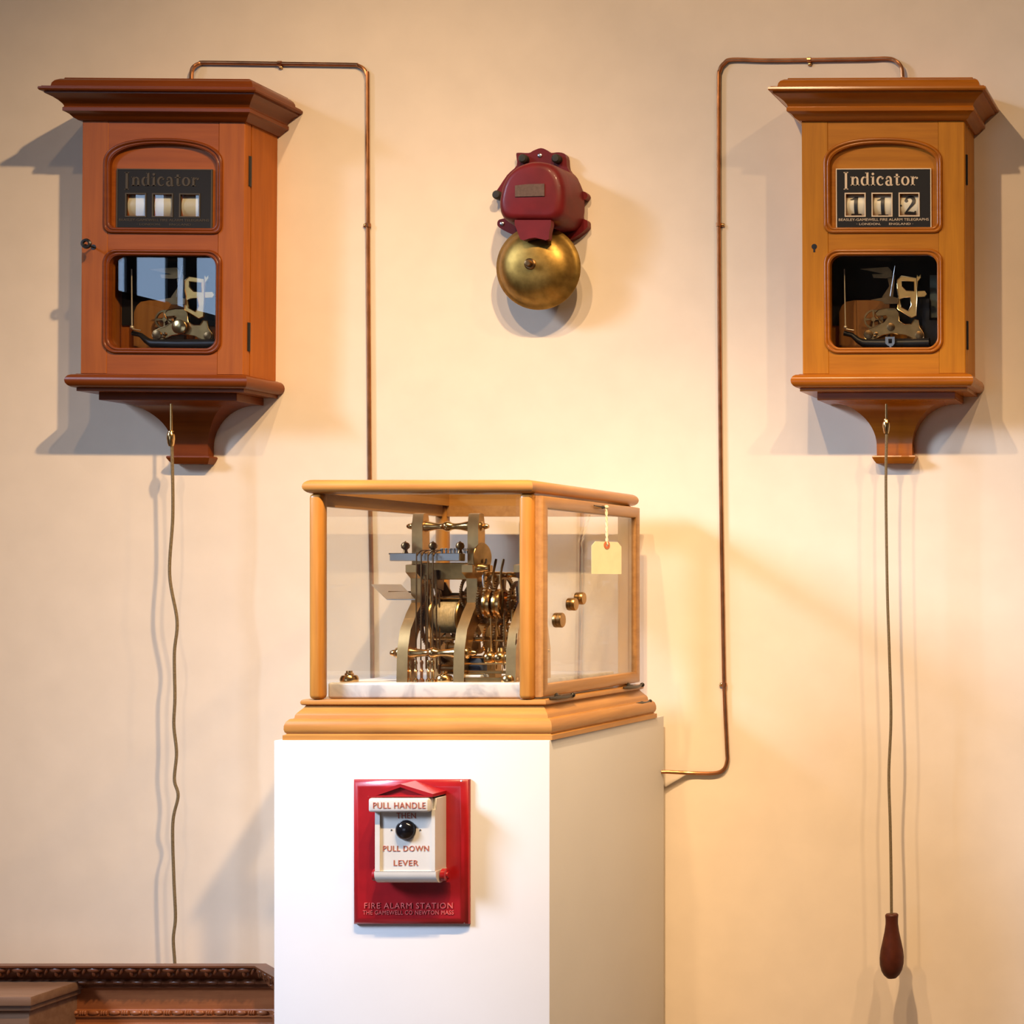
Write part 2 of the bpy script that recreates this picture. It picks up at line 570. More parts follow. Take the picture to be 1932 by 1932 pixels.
def glyph(ch):
    """old-style roman letters, x-height 1"""
    th, tn = TH, TN
    if ch == 'I':
        return [rc(.12, .38, -.42, 1.48), rc(0, .5, 1.40, 1.50), rc(0, .5, -.44, -.34)], .5
    if ch == 'n':
        return [rc(.1, .1 + th, 0, 1), rc(0, .2, .9, 1), rc(0, .43, 0, .09), rc(.62, .62 + th, 0, .66), rc(.52, .95, 0, .09),
                stroke(arc(.53, .62, .205, .31, 0, 165), wts(14, lambda t: th - (th - tn) * min(1, t * 1.3)))], .95
    if ch == 'd':
        o = arc(.4, .49, .27, .44, 60, 300)
        return [stroke(o, wts(14, lambda t: tn + (th - tn) * math.sin(PI * t))), rc(.62, .62 + th, 0, 1.45), rc(.5, .7, 1.36, 1.45), rc(.62, .95, 0, .09),
                stroke(arc(.5, .49, .2, .45, 40, 110), tn), stroke(arc(.5, .47, .2, .43, 320, 250), tn)], .98
    if ch == 'i':
        return [rc(.12, .12 + th, 0, 1), rc(0, .2, .9, 1), rc(0, .47, 0, .09), arc(.23, 1.28, .14, .14, 0, 360, 14)[:-1]], .48
    if ch == 'c':
        return [stroke(arc(.46, .5, .34, .46, 48, 318, 18), wts(18, lambda t: tn + (th - tn) * math.sin(PI * min(1, t * 1.15)))),
                arc(.66, .8, .12, .12, 0, 360, 12)[:-1]], .82
    if ch == 'a':
        return [stroke(arc(.36, .72, .24, .25, 165, 0, 10), wts(10, lambda t: tn + (th - tn) * t)), rc(.5, .5 + th, .1, .72),
                stroke([(.56, .1), (.64, .03), (.74, .03), (.84, .1)], [th * .8, tn * 1.6, tn * 1.2, tn * .7]), arc(.17, .76, .1, .1, 0, 360, 10)[:-1],
                stroke(arc(.4, .28, .27, .25, 85, 300, 14), wts(14, lambda t: tn + (th - tn) * math.sin(PI * t)))], .84
    if ch == 't':
        return [rc(.2, .2 + th, .16, 1.28), rc(0, .62, .9, 1.0), stroke([(.3, .2), (.36, .06), (.48, .04), (.62, .14)], [th, th * .7, tn, tn])], .64
    if ch == 'o':
        return [stroke(arc(.46, .5, .33, .45, 90, 270), wts(14, lambda t: tn + (th - tn) * math.sin(PI * t))),
                stroke(arc(.46, .5, .33, .45, -90, 90), wts(14, lambda t: tn + (th - tn) * math.sin(PI * t)))], .92
    if ch == 'r':
        return [rc(.1, .1 + th, 0, 1), rc(0, .2, .9, 1), rc(0, .46, 0, .09), stroke([(.3, .6), (.38, .82), (.52, .92), (.66, .88)], [tn, tn, tn * 1.3, tn]),
                arc(.66, .82, .13, .13, 0, 360, 12)[:-1]], .8
    if ch == '1':
        return [stroke([(.45, .04 + .0912 * k) for k in range(17)], .25), rc(.08, .82, 0, .05), rc(.1, .80, .05, .1), stroke([(.4, 1.44), (.24, 1.28), (.06, 1.24)], [.14, .12, .06])], .9
    if ch == '2':
        top = arc(.45, 1.1, .3, .36, 175, -20, 14)
        return [stroke(top + [(.6, .75), (.36, .45), (.12, .14)], [.1 + .02 * i for i in range(8)] + [.26] * 7 + [.2, .12, .1]),
                stroke([(.06, .12), (.4, .14), (.84, .1)], [.12, .24, .2]), stroke([(.78, .08), (.84, .3)], [.16, .06]),
                arc(.2, 1.12, .13, .13, 0, 360, 12)[:-1]], .9
    return [], .5


# ------------------------------------------------------------------ the room
def struct(name, mb, m, parent=None):
    return build(name, mb, m, parent, kind='structure', smooth=30)


struct('wall_back', MB().box(XL - 0.1, XR + 0.1, 0, 0.12, 0, ZT), M['wall'])
struct('floor', MB().box(XL - 0.1, XR + 0.1, YB - 0.1, 0.12, -0.12, 0), M['floor'])
struct('ceiling', MB().box(XL - 0.1, XR + 0.1, YB - 0.1, 0.12, ZT, ZT + 0.1), M['ceil'])
struct('wall_right', MB().box(XR, XR + 0.1, YB, 0, 0, ZT), M['dark_wall'])
holes = [rc(a, b, WZ0, WZ1) for a, b in WIN]
struct('wall_left', MB().prism([rc(YB, 0, 0, ZT)] + holes, 'yz', XL - 0.12, XL), M['dark_wall'])
struct('wall_front', MB().prism([rc(XL, XR, 0, ZT), rc(-4.3, -1.5, ZC - 1.0, ZC + 1.2)], 'xz', YB - 0.12, YB), M['dark_wall'])
for i, (a, b) in enumerate(WIN):
    f = MB()
    x0, x1 = XL - 0.098, XL - 0.088
    fr = 0.05
    f.box(x0, x1, a, b, WZ0, WZ0 + fr).box(x0, x1, a, b, WZ1 - fr, WZ1).box(x0, x1, a, a + fr, WZ0, WZ1).box(x0, x1, b - fr, b, WZ0, WZ1)
    for ya, yb in (((-3.818, -3.66), (-3.929, -3.865), (-4.187, -4.119), (-4.316, -4.237), (-4.56, -4.48)) if i == 0 else ((-2.74, -2.66), (-3.06, -3.0), (-2.38, -2.32))):
        f.box(x0, x1, ya, yb, WZ0, WZ1)
    f.box(x0, x1, a, b, (WZ0 + WZ1) / 2 - .02, (WZ0 + WZ1) / 2 + .02)
    struct('window_%d' % (i + 1), f, M['win_frame'])
f = MB()
for x in (-4.3, -3.4, -2.45, -1.55):
    f.box(x, x + 0.05, YB - 0.08, YB - 0.03, ZC - 1.0, ZC + 1.2)
f.box(-4.3, -1.5, YB - 0.08, YB - 0.03, ZC - 1.0, ZC - 0.95).box(-4.3, -1.5, YB - 0.08, YB - 0.03, ZC + 1.15, ZC + 1.2).box(-4.3, -1.5, YB - 0.08, YB - 0.03, ZC + .5, ZC + .55)
struct('window_3', f, M['win_frame'])


# ------------------------------------------------------------------ indicator cabinets
def arch_loop(hw, z0, z1, spring, r=0.012, n=18):
    """rounded lower corners, depressed arch on top"""
    pts = arc(-hw + r, z0 + r, r, r, 180, 270, 6) + arc(hw - r, z0 + r, r, r, 270, 360, 6)
    h = z1 - spring
    e = 2.4
    for i in range(n * 2 + 1):
        a = PI * i / (2 * n)
        c, s_ = math.cos(a), math.sin(a)
        x = hw * math.copysign(abs(c) ** (2 / e), c)
        z = spring + h * abs(s_) ** (2 / e)
        pts.append((x, z))
    return pts


def round_rect(hw, z0, z1, r, n=8):
    return (arc(-hw + r, z0 + r, r, r, 180, 270, n) + arc(hw - r, z0 + r, r, r, 270, 360, n) +
            arc(hw - r, z1 - r, r, r, 0, 90, n) + arc(-hw + r, z1 - r, r, r, 90, 180, n))


def cabinet(label, org, tilt, side):
    v, h, mo = (M['r_v'], M['r_h'], M['r_m']) if side == 'R' else (M['l_v'], M['l_h'], M['l_m'])
    t = thing('indicator_cabinet', label, 'wall cabinet', org, 'wooden indicator cabinets')
    O = Vector(org)

    def B(name, mb, m, parent=t, **k):
        bmesh.ops.translate(mb.bm, vec=O, verts=mb.bm.verts)
        return build(name, mb, m, parent, **k)
    H, hw, DD = 0.469, 0.15, 0.102
    # carcass
    c = MB()
    c.box(-hw, -hw + .012, -.081, -.001, 0, H).box(hw - .012, hw, -.081, -.001, 0, H)
    c.box(-hw + .012, hw - .012, -.081, -.001, 0, .012).box(-hw + .012, hw - .012, -.081, -.001, H - .012, H)
    c.box(-hw + .012, hw - .012, -.007, -.001, .012, H - .012)
    B('carcass', c, v)
    # cornice
    prof = [(.004, H - .002), (.010, H + .002), (.014, H + .007), (.018, H + .0095), (.0215, H + .0110), (.0215, H + .0170), (.020, H + .0185),
            (.0195, H + .0200), (.0215, H + .0240), (.026, H + .0290), (.032, H + .0335), (.038, H + .0365), (.041, H + .038), (.041, H + .0405),
            (.0465, H + .0415), (.0480, H + .0440), (.0475, H + .0475), (.044, H + .0490), (.044, H + .0500), (.035, H + .0510), (.034, H + .0535),
            (.033, H + .0590), (.030, H + .0640), (.024, H + .0685), (.020, H + .0695), (.019, H + .0720), (.012, H + .0730)]
    B('cornice', MB().rect_loft(-hw, hw, -DD, -.001, prof, back=0), mo, smooth=28)
    if side == 'R':
        B('cap', MB().lathe([(.0125, 0), (.0120, .003), (.008, .0055), (0, .0065)], (.093, -.050, H + .0725), (0, 0, 1), 20), mo, label='small low round cap')
    # shelf under the body with a bullnose edge
    sp = [(.004, .001)]
    for i in range(9):
        a = R(90 - 180 * i / 8)
        sp.append((.0055 + .012 * math.cos(a), -.0125 + .0125 * math.sin(a)))
    sp += [(.004, -.0252), (.004, -.031), (-.002, -.031)]
    B('shelf', MB().rect_loft(-hw, hw, -DD, -.001, sp[::-1], back=0), mo, smooth=40)
    # bracket
    br = MB()
    br.box(-.128, .128, -.085, -.001, -.045, -.0308, 0.0008, 1)
    rings = []
    n = 14
    for i in range(n + 1):
        a = PI / 2 * i / n
        w = .0335 + (.114 - .0335) * (1 - math.sin(a))
        y = -(.019 + (.078 - .019) * (1 - math.sin(a)))
        z = -.045 - .080 * (1 - math.cos(a))
        rings.append([(-w, y, z), (w, y, z), (w, -.001, z), (-w, -.001, z)])
    rings.append([(-.0335, -.019, -.143), (.0335, -.019, -.143), (.0335, -.001, -.143), (-.0335, -.001, -.143)])
    vr = [[br.bm.verts.new(p) for p in rg] for rg in rings]
    for a, b in zip(vr, vr[1:]):
        for i in range(4):
            br.face([a[i], a[(i + 1) % 4], b[(i + 1) % 4], b[i]])
    br.face(vr[0])
    br.face(vr[-1][::-1])
    bo = B('bracket', br, mo, smooth=28)
    cap = MB().rect_loft(-.0335, .0335, -.019, -.001, [(.002, -.1425), (.0065, -.1435), (.0075, -.146), (.0065, -.1485), (.0040, -.153), (.0005, -.158)], back=0)
    B('bracket_cap', cap, mo, bo)
    # door: two stiles, middle piece with both openings
    arch = arch_loop(.1005, .2690, .4275, .384)
    win = round_rect(.1005, .0475, .2220, .021)
    yF, yB = -DD, -.0825
    door = MB()
    door.box(-hw, -.1015, yF, yB, .001, H - .001, .0012, 1).box(.1015, hw, yF, yB, .001, H - .001, .0012, 1)
    do = B('door', door, v)
    B('door_rail', MB().prism([rc(-.1014, .1014, .001, H - .001), arch, win], 'xz', yF + .0004, yB), h, do)
    mm = MB()
    for lp, cz in ((arch_loop(.1005, .2690, .4275, .384), .35), (round_rect(.1005, .0475, .2220, .021), .135)):
        for k, rr, yy in ((1.058, .0034, yF - .0002), (1.008, .0032, yF + .0008)):
            pts = []
            for x, z in lp:
                zc = cz
                dz = z - zc
                pts.append((x * k, yy, zc + dz + math.copysign((k - 1) * .1, dz) if abs(dz) > .02 else z))
            mm.tube(pts, rr, 8, True)
        lo, li = [], []
        for x, z in lp:
            dz = z - cz
            lo.append((x * 1.058, z + (math.copysign(.0058, dz) if abs(dz) > .02 else 0)))
            li.append((x * .985, z - (math.copysign(.0015, dz) if abs(dz) > .02 else 0)))
        mm.prism([lo, li], 'xz', yF - .0012, yF + .010)
    B('door_moulding', mm, mo, do, smooth=50)
    # drum windows cut through panel and plate
    dw = [(-.0525, .0172), (-.0030, .0172), (.0470, .0172)]
    dz0, dz1 = .2935, .3335
    hl = [rc(a - w, a + w, dz0, dz1) for a, w in dw]
    B('door_panel', MB().prism([[(x * 1.01, z) for x, z in arch]] + hl, 'xz', -.0955, -.0905), h, do)
    pane = MB().prism([[(x * 1.02, .13475 + (z - .13475) * 1.02) for x, z in win]], 'xz', -.0935, -.0910)
    B('window_pane', pane, M['glass_l'] if side == 'L' else M['glass_r'], do, label='clear glass pane')
    for z0, z1 in ((.352, .408), (.047, .1)):
        hb = MB().box(hw - .002, hw + .0016, -.0905, -.0825, z0, z1, .0006, 1).tube([(hw + .0012, -.0865, z0), (hw + .0012, -.0865, z1)], .0022, 10)
        B('hinge', hb, M['iron'], label='dark iron hinge')
    # lock
    xk, zk = -.1275, .2345
    if side == 'R':
        kh = MB().lathe([(.0028, 0), (.0028, .0006), (0, .0006)], (xk, yF + .0003, zk + .002), (0, -1, 0), 16)
        kh.prism([[(xk - .0014, zk + .001), (xk + .0014, zk + .001), (xk + .0018, zk - .0085), (xk - .0018, zk - .0085)]], 'xz', yF - .0006, yF + .0003)
        kh.lathe([(.0052, 0), (.0052, .0003), (0, .0003)], (xk, yF + .0002, zk + .0015), (0, -1, 0), 16)
        B('keyhole', kh, M['iron'], do, label='small black keyhole')
    else:
        ke = MB().lathe([(.005, 0), (.005, .0006), (0, .0006)], (xk, yF + .0003, zk), (0, -1, 0), 16)
        ke.tube([(xk, yF, zk), (xk, yF - .022, zk)], .0016, 8)
        bow = [(xk + .001 - .003 + .0075 * math.cos(q * PI / 8) * .9, yF - .025, zk + .0015 + .0065 * math.sin(q * PI / 8)) for q in range(16)]
        ke.tube([(x + .006, y, z) for x, y, z in bow], .0031, 6, True)
        B('key', ke, M['iron'], do, label='dark key standing in the lock')
    # name plate
    gm = M['gilt'] if side == 'R' else M['gilt_glare']
    pl = MB().prism([rc(-.0875, .0875, .2705, .3800)] + hl, 'xz', -.0985, -.0955)
    po = B('nameplate', pl, M['plate'], label='black nameplate lettered in gold' if side == 'R' else 'black nameplate with gold letters dimmed for the glass reflection')
    bd = MB()
    bd.prism([rc(-.0880, .0880, .2700, .3805), rc(-.0862, .0862, .2718, .3787)], 'xz', -.0992, -.0956)
    for q, (a, w) in enumerate(dw):
        e = .0022
        bd.prism([rc(a - w - e, a + w + e, dz0 - e, dz1 + e), rc(a - w, a + w, dz0, dz1)], 'xz', -.0994, -.0980)
    B('border', bd, gm, po)
    tx = MB()
    ks = .0166
    x = -.0735
    zb = .3490
    polys, wI = glyph('I')
    for pg in polys:
        tx.prism([[(x + u * ks, zb + vv * ks) for u, vv in pg]], 'xz', -.0992, -.0980)
    x += .0128
    kx = .0172
    for ch in 'ndicator':
        polys, wd = glyph(ch)
        for pg in polys:
            tx.prism([[(x + u * kx, zb + vv * ks) for u, vv in pg]], 'xz', -.0992, -.0980)
        x += (wd + .115) * kx
    B('lettering', tx, gm, po)
    t2 = text_mb('BEASLEY-GAMEWELL FIRE ALARM TELEGRAPHS', 0, .2862, -.0982, .0046, .166)
    t3 = text_mb('\u00b7 LONDON,      ENGLAND \u00b7', 0.002, .2778, -.0982, .0044, .104)
    me = bpy.data.meshes.new('t')
    t3.bm.to_mesh(me)
    t2.bm.from_mesh(me)
    t3.bm.free()
    bpy.data.meshes.remove(me)
    B('lettering', t2, gm, po)
    # number drums
    for q, (a, w) in enumerate(dw):
        dr = B('number_drum', MB().lathe([(.0, 0), (.030, 0), (.030, .036), (0, .036)], (a - .018, -.0655, .3135), (1, 0, 0), 48), M['drum'], label='cream number drum')
        if side == 'R':
            ch = '112'[q]
            polys, wd = glyph(ch)
            nb = MB()
            k = .0225
            zoff = (.2962, .2948, .2962)[q]
            for pg in polys:
                nb.prism([[(a + (u - .44) * .026, zoff + vv * k) for u, vv in pg]], 'xz', -.0963, -.0952)
            if q == 2:
                nb.prism([arc(a - .0155, .3125, .0016, .0016, 0, 360, 10)[:-1]], 'xz', -.0962, -.0953)
            for vtx in nb.bm.verts:         # wrap the figure onto the drum
                dzz = vtx.co.z - .3135
                vtx.co.y += .030 - math.sqrt(max(1e-9, .030 ** 2 - dzz ** 2))
            B('numeral', nb, M['ink'], dr, label='black printed numeral')
    if side == 'L':
        for q, (a, w) in enumerate(dw):
            B('drum_glass', MB().box(a - w, a + w, -.0966, -.0961, dz0, dz1), M['glass_l'], po)
    # movement behind the lower window; z from window pixels
    def Z(lp, cx=965.0, k=.000977 / 8.05, dx=0.0):
        # coordinates read off the window: 1932 x 1691 view of [1550,460,1790,670]
        return [((1550 + X / 8.05 - 1668) * .00099 + dx, (707 - (460 + Y / 8.05)) * .00099) for X, Y in lp]
    kx0 = 0.0
    y0 = -.052
    B('inner_board', MB().prism([Z([(170, 860), (230, 800), (360, 775), (900, 775), (900, 1640), (130, 1640), (130, 960)])], 'xz', -.030, -.022), M['interior'])
    B('inner_board', MB().prism([Z([(1530, 400), (1830, 400), (1830, 1050), (1530, 1050)])], 'xz', -.034, -.026), M['green_card'], label='grey green board')
    B('inner_board', MB().box(-hw + .013, hw - .013, -.0105, -.0075, .105, H - .013), M['shade_board'], label='black board standing in for the inside shade')  # dark sheet over the back board, painting in the shade of the interior
    mv = MB()
    plate = Z([(555, 1340), (575, 1280), (640, 1245), (760, 1200), (840, 1150), (760, 1080), (735, 1010), (780, 960), (900, 935), (1040, 935), (1090, 1000),
               (1095, 1130), (1180, 1180), (1280, 1180), (1330, 1105), (1385, 1115), (1405, 1230), (1465, 1310), (1475, 1380), (1430, 1425), (1350, 1415),
               (1200, 1345), (1000, 1315), (850, 1340), (740, 1395), (640, 1420), (575, 1395)])
    mv.prism([plate, Z([(760, 1050), (900, 1040), (925, 1075), (860, 1160), (800, 1150)])], 'xz', y0 - .004, y0)
    mo_ = B('movement_plate', mv, M['brass_d'], label='bone shaped brass movement plate')
    B('edge_glint', MB().tube([(u, y0 - .0042, w_) for u, w_ in plate], .0008, 6, True), M['brass'], mo_, label='added bright tube for plate edge glints')  # tube added along the outline to draw the edge glints
    for X, Y, rr in ((630, 1335, .0085), (1400, 1345, .0075), (970, 1220, .0075), (745, 1320, .0035), (725, 1362, .003)):
        (u, w_), = Z([(X, Y)])
        B('screw', MB().lathe([(rr, 0), (rr * .95, .002), (rr * .4, .003), (0, .003)], (u, y0 - .004, w_), (0, -1, 0), 16), M['bronze'], mo_)
    fr = MB().prism([Z([(1085, 520), (1150, 455), (1380, 490), (1385, 440), (1410, 470), (1440, 435), (1440, 480), (1395, 540), (1385, 690), (1500, 685), (1530, 730),
                        (1500, 770), (1385, 775), (1370, 1060), (1300, 1090), (1085, 960), (1105, 760), (1085, 650)]),
                     Z([(1150, 530), (1340, 545), (1340, 690), (1220, 680), (1150, 610)]), Z([(1125, 810), (1180, 785), (1280, 780), (1300, 900), (1250, 990), (1140, 930)])], 'xz', y0 - .012, y0 - .008)
    fo = B('pierced_frame', fr, M['gold'], label='pierced bright brass frame')
    for lp_ in (Z([(1150, 530), (1340, 545), (1340, 690), (1220, 680), (1150, 610)]), Z([(1125, 810), (1180, 785), (1280, 780), (1300, 900), (1250, 990), (1140, 930)]),
                Z([(1085, 520), (1150, 455), (1380, 490), (1385, 775), (1370, 1060), (1300, 1090), (1085, 960), (1105, 760), (1085, 650)])):
        B('edge_glint', MB().tube([(u, y0 - .0122, w_) for u, w_ in lp_], .0008, 6, True), M['brass'], fo)  # brighter outline tubes, added as edge sparkle
    lv = MB()
    lv.prism([Z([(520, 345), (940, 315), (1000, 380), (1000, 470), (900, 488), (720, 480), (700, 425), (880, 420)])], 'xz', y0 - .010, y0 - .007)
    lv.prism([Z([(950, 330), (1040, 440), (1010, 760), (860, 810), (845, 760), (955, 600), (925, 480)])], 'xz', y0 - .006, y0 - .003)
    lv.prism([Z([(690, 820), (850, 790), (1000, 765), (1110, 800), (1100, 880), (900, 885), (850, 840)])], 'xz', y0 - .015, y0 - .012)
    B('lever', lv, M['bronze'])
    (u0, w0), (u1, w1) = Z([(1060, 310), (985, 770)])
    B('needle', MB().tube([(u0, y0 - .016, w0), (u1, y0 - .016, w1)], .0008, 6), M['steel'], label='thin steel needle')
    (u, w_), = Z([(690, 1090)])
    B('gear_wheel', MB().gear((u, y0 + .006, w_), .0185, .003, 'y', 44), M['brass_d'])
    if side == 'L':
        (u, w_), = Z([(990, 1215)])
        B('brass_disc', MB().lathe([(.0135, 0), (.0135, .003), (.012, .004), (0, .004)], (u, y0 - .007, w_), (0, -1, 0), 32), M['brass'], label='plain round brass disc')
    bl = MB()
    pts = [Z([(X, Y)])[0] for X, Y in ((260, 1310), (380, 1340), (470, 1420), (560, 1470), (1000, 1480), (1560, 1470))]
    bl.tube([(u, y0 - .004, w_) for u, w_ in pts], [.005, .0045, .006, .0085, .010, .010], 12)
    pts = Z([(510, 1500), (1650, 1480), (1650, 1640), (510, 1640)])
    bl.prism([pts], 'xz', -.045, -.028)
    pts = Z([(1390, 770), (1530, 770), (1530, 1100), (1800, 1100), (1800, 1500), (1450, 1500)])
    bl.prism([pts], 'xz', -.040, -.035)
    B('casting', bl, M['iron'], label='black iron casting')
    hr = MB()
    (u0, w0), (u1, w1) = Z([(288, 350), (300, 1210)])
    hr.tube([(u0, y0 - .014, w0), (u1, y0 - .014, w1)], [.0010, .0013], 8)
    hr.ball((u1, y0 - .014, w1 - .003), .0036)
    (u2, w2), = Z([(430, 1280)])
    hr.tube([(u1, y0 - .014, w1 - .006), (u2, y0 - .014, w2)], .0011, 8)
    B('hammer_rod', hr, M['rod'], label='upright brass hammer rod')
    if side == 'R':
        cl = MB().prism([Z([(920, 1390), (1060, 1390), (1060, 1490), (1030, 1530), (1010, 1530), (1010, 1600), (980, 1600), (980, 1530), (950, 1520), (920, 1490)]),
                         Z([(965, 1420), (1020, 1420), (1020, 1490), (965, 1490)])], 'xz', y0 - .022, y0 - .018)
        B('clip', cl, M['steel'], label='small steel clip')
    t.rotation_euler = (0, tilt, 0)
    return t


ZB = ZC + (VY - 707.5) * 3.098 / F          # underside of both bodies
cabinet('reddish oak indicator cabinet on the left with blank drums and a key in its door', (-2.046, 0, ZB), R(.45), 'L')
cabinet('honey oak indicator cabinet on the right with drums reading 1 1 2', (-.7150, 0, ZB + .001), R(-.25), 'R')


# ------------------------------------------------------------------ pull cords
def smooth_path(pts, sub=6):
    P = [Vector(p) for p in pts]
    out = []
    for i in range(len(P) - 1):
        p0, p1, p2, p3 = P[max(i - 1, 0)], P[i], P[i + 1], P[min(i + 2, len(P) - 1)]
        for k in range(sub):
            t = k / sub
            out.append(0.5 * ((2 * p1) + (p2 - p0) * t + (2 * p0 - 5 * p1 + 4 * p2 - p3) * t * t + (3 * p1 - p0 - 3 * p2 + p3) * t ** 3))
    out.append(P[-1])
    return out


dC = D0 - .082


def pull_cord(label, px_top, rod_y, pts, handle):
    top = W(px_top, rod_y[0], dC)
    t = thing('pull_cord', label, 'pull cord', top, 'pull cords hanging from the cabinets')
    a, b, c = W(px_top, rod_y[1], dC), W(px_top, rod_y[2], dC), W(px_top, rod_y[3], dC)
    build('rod', MB().tube([top, a], .0024, 10), M['brass'], t, label='thin brass rod')
    L = b.z - c.z
    fe = MB().lathe([(.0026, 0), (.0050, .001), (.0050, .003), (.0062, .005), (.0072, .009), (.0072, L * .55), (.0064, L * .66), (.0060, L * .8), (.0042, L), (.0, L)], b, (0, 0, -1), 20)
    build('ferrule', fe, M['brass'], t, label='brass cord ferrule')
    P = [W(x, y, dC) for x, y in pts]
    path = smooth_path(P, 8)
    build('cord', MB().tube(path, .0027, 8), M['cord'], t)
    if handle:
        h0, h1 = W(handle[0], handle[1], dC), W(handle[0], handle[2], dC)
        L = h0.z - h1.z
        pr = [(0, 0), (.0105, 0), (.0122, .02), (.0115, .08), (.0115, .16), (.0135, .28), (.0172, .43), (.0208, .57), (.0222, .68), (.0218, .78), (.0190, .88), (.0145, .95), (.0085, 1.0), (0, 1.0)]
        build('handle', MB().lathe([(r, k * L) for r, k in pr], h0, (0, 0, -1), 28), M['handle_wood'], t, label='dark turned wooden handle')


pull_cord('brown cord on the left dropping behind the carved cabinet', 323, (762, 812, 812, 842),
          [(324, 838), (325, 870), (326, 974), (320, 1083), (334, 1171), (329, 1233), (330, 1316), (328, 1368), (333, 1420), (329, 1471), (336, 1502), (326, 1554),
           (328, 1658), (331, 1730), (327, 1772), (330, 1824), (330, 1900)], None)
pull_cord('brown cord on the right ending in a dark turned wooden handle', 1672.5, (762, 790, 790, 818),
          [(1673, 812), (1671.6, 878), (1671.6, 951), (1674, 1113), (1678, 1236), (1681, 1354), (1677, 1460), (1679.4, 1550), (1681, 1634), (1682, 1728)], (1682.5, 1724, 1845))


# ------------------------------------------------------------------ copper pipes
def pipe(label, pts, ys, clips):
    P = []
    for (x, y), yy in zip(pts, ys):
        P.append(W(x, y, D0 + yy))
    path = smooth_path(P, 5)
    t = build('copper_pipe', MB().tube(path, .0037, 10), M['copper'], None, label, 'pipe', org=P[len(P) // 2], group='copper pipes on the wall')
    for (x, y, sx, sy) in clips:
        c = W(x, y, D0 - .005)
        s_ = c + Vector((sx, 0, sz := sy))
        m = MB()
        if sx:
            m.tube([c + Vector((0, 0, -.0035)), c + Vector((0, 0, .0035))], .0050, 10)
            m.box(min(c.x, s_.x) - .003, max(c.x, s_.x) + .003, -.0022, -.0008, c.z - .0035, c.z + .0035, .0005, 1)
        else:
            m.tube([c + Vector((-.0035, 0, 0)), c + Vector((.0035, 0, 0))], .0050, 10)
            m.box(c.x - .0035, c.x + .0035, -.0022, -.0008, min(c.z, s_.z) - .003, max(c.z, s_.z) + .003, .0005, 1)
        cl = build('pipe_clip', m, M['copper'], t)
        sc_ = MB().lathe([(.0034, 0), (.0032, .0016), (.0018, .0028), (0, .003)], (s_.x, -.0022, s_.z), (0, -1, 0), 14)
        build('screw', sc_, M['brass'], cl, label='brass round head screw')
    return t


lp = [(361, 152), (362, 134), (367, 125), (378, 119.5), (392, 118), (528, 120), (660, 122), (676, 124), (687, 131), (692, 143), (693, 160), (694, 425), (696, 700), (697.5, 905), (701, 1100), (703, 1335)]
pipe('copper pipe from the left cabinet top running down behind the glass case', lp, [-.010] * 3 + [-.0045] * (len(lp) - 3), [(528, 120, 0, -.0065), (694.5, 425, -.0072, 0)])
rp_ = [(1703, 146), (1701, 128), (1693, 117), (1676, 110.5), (1630, 111.5), (1527, 113), (1444, 113.8), (1382, 112.4), (1367, 119), (1358, 133), (1355.6, 168), (1356, 424), (1358, 700), (1360, 900),
       (1363, 1100), (1366.5, 1292), (1371.5, 1410), (1372, 1436), (1364, 1453), (1345, 1459), (1303, 1458.5), (1280, 1457.5), (1262, 1456.5), (1247, 1456.5)]
ry_ = [-.010] * 3 + [-.0045] * (len(rp_) - 8) + [-.0045, -.005, -.014, -.022, -.029]
pipe('copper pipe from the right cabinet top running down into the white plinth side', rp_, ry_, [(1527, 113, 0, -.0075), (1356, 424, .0068, 0), (1366.5, 1292, -.0068, 0)])


# ------------------------------------------------------------------ red alarm bell
def Q(lp, d, sc=5.683, ox=900, oy=260):
    o = []
    for X, Y in lp:
        p = W(ox + X / sc, oy + Y / sc, d)
        o.append((p.x, p.z))
    return o


def offset_loft(mb, loopA, yA, loopB, yB):
    A = [mb.bm.verts.new((x, yA, z)) for x, z in loopA]
    Bv = [mb.bm.verts.new((x, yB, z)) for x, z in loopB]
    n = len(A)
    for i in range(n):
        mb.face([A[i], A[(i + 1) % n], Bv[(i + 1) % n], Bv[i]])
    return A, Bv


def dome_block(mb, loop, yback, yfront, edge, back_scale=1.0, cz=None):
    """solid with the given outline, rounded front edge"""
    cx = sum(p[0] for p in loop) / len(loop)
    cz = sum(p[1] for p in loop) / len(loop)
    rings = []
    steps = [(back_scale, yback), (1.0 + (back_scale - 1) * .35, yfront + edge * 1.8), (1.0, yfront + edge)]
    for i in range(1, 6):
        a = PI / 2 * i / 5
        rad = max(abs(p[0] - cx) for p in loop)
        steps.append((1.0 - (edge / rad) * (1 - math.cos(a)), yfront + edge * (1 - math.sin(a))))
    prev = None
    first = None
    for k, y in steps:
        rg = [mb.bm.verts.new((cx + (x - cx) * k, y, cz + (z - cz) * k)) for x, z in loop]
        if prev:
            n = len(rg)
            for i in range(n):
                mb.face([prev[i], prev[(i + 1) % n], rg[(i + 1) % n], rg[i]])
        else:
            first = rg
        prev = rg
    mb.face(prev)
    mb.face(first[::-1])
    return mb


def catmull2(lp, sub=4):
    n = len(lp)
    out = []
    P = [Vector(p) for p in lp]
    for i in range(n):
        p0, p1, p2, p3 = P[i - 1], P[i], P[(i + 1) % n], P[(i + 2) % n]
        for k in range(sub):
            t = k / sub
            out.append(tuple(0.5 * ((2 * p1) + (p2 - p0) * t + (2 * p0 - 5 * p1 + 4 * p2 - p3) * t * t + (3 * p1 - p0 - 3 * p2 + p3) * t ** 3)))
    return out


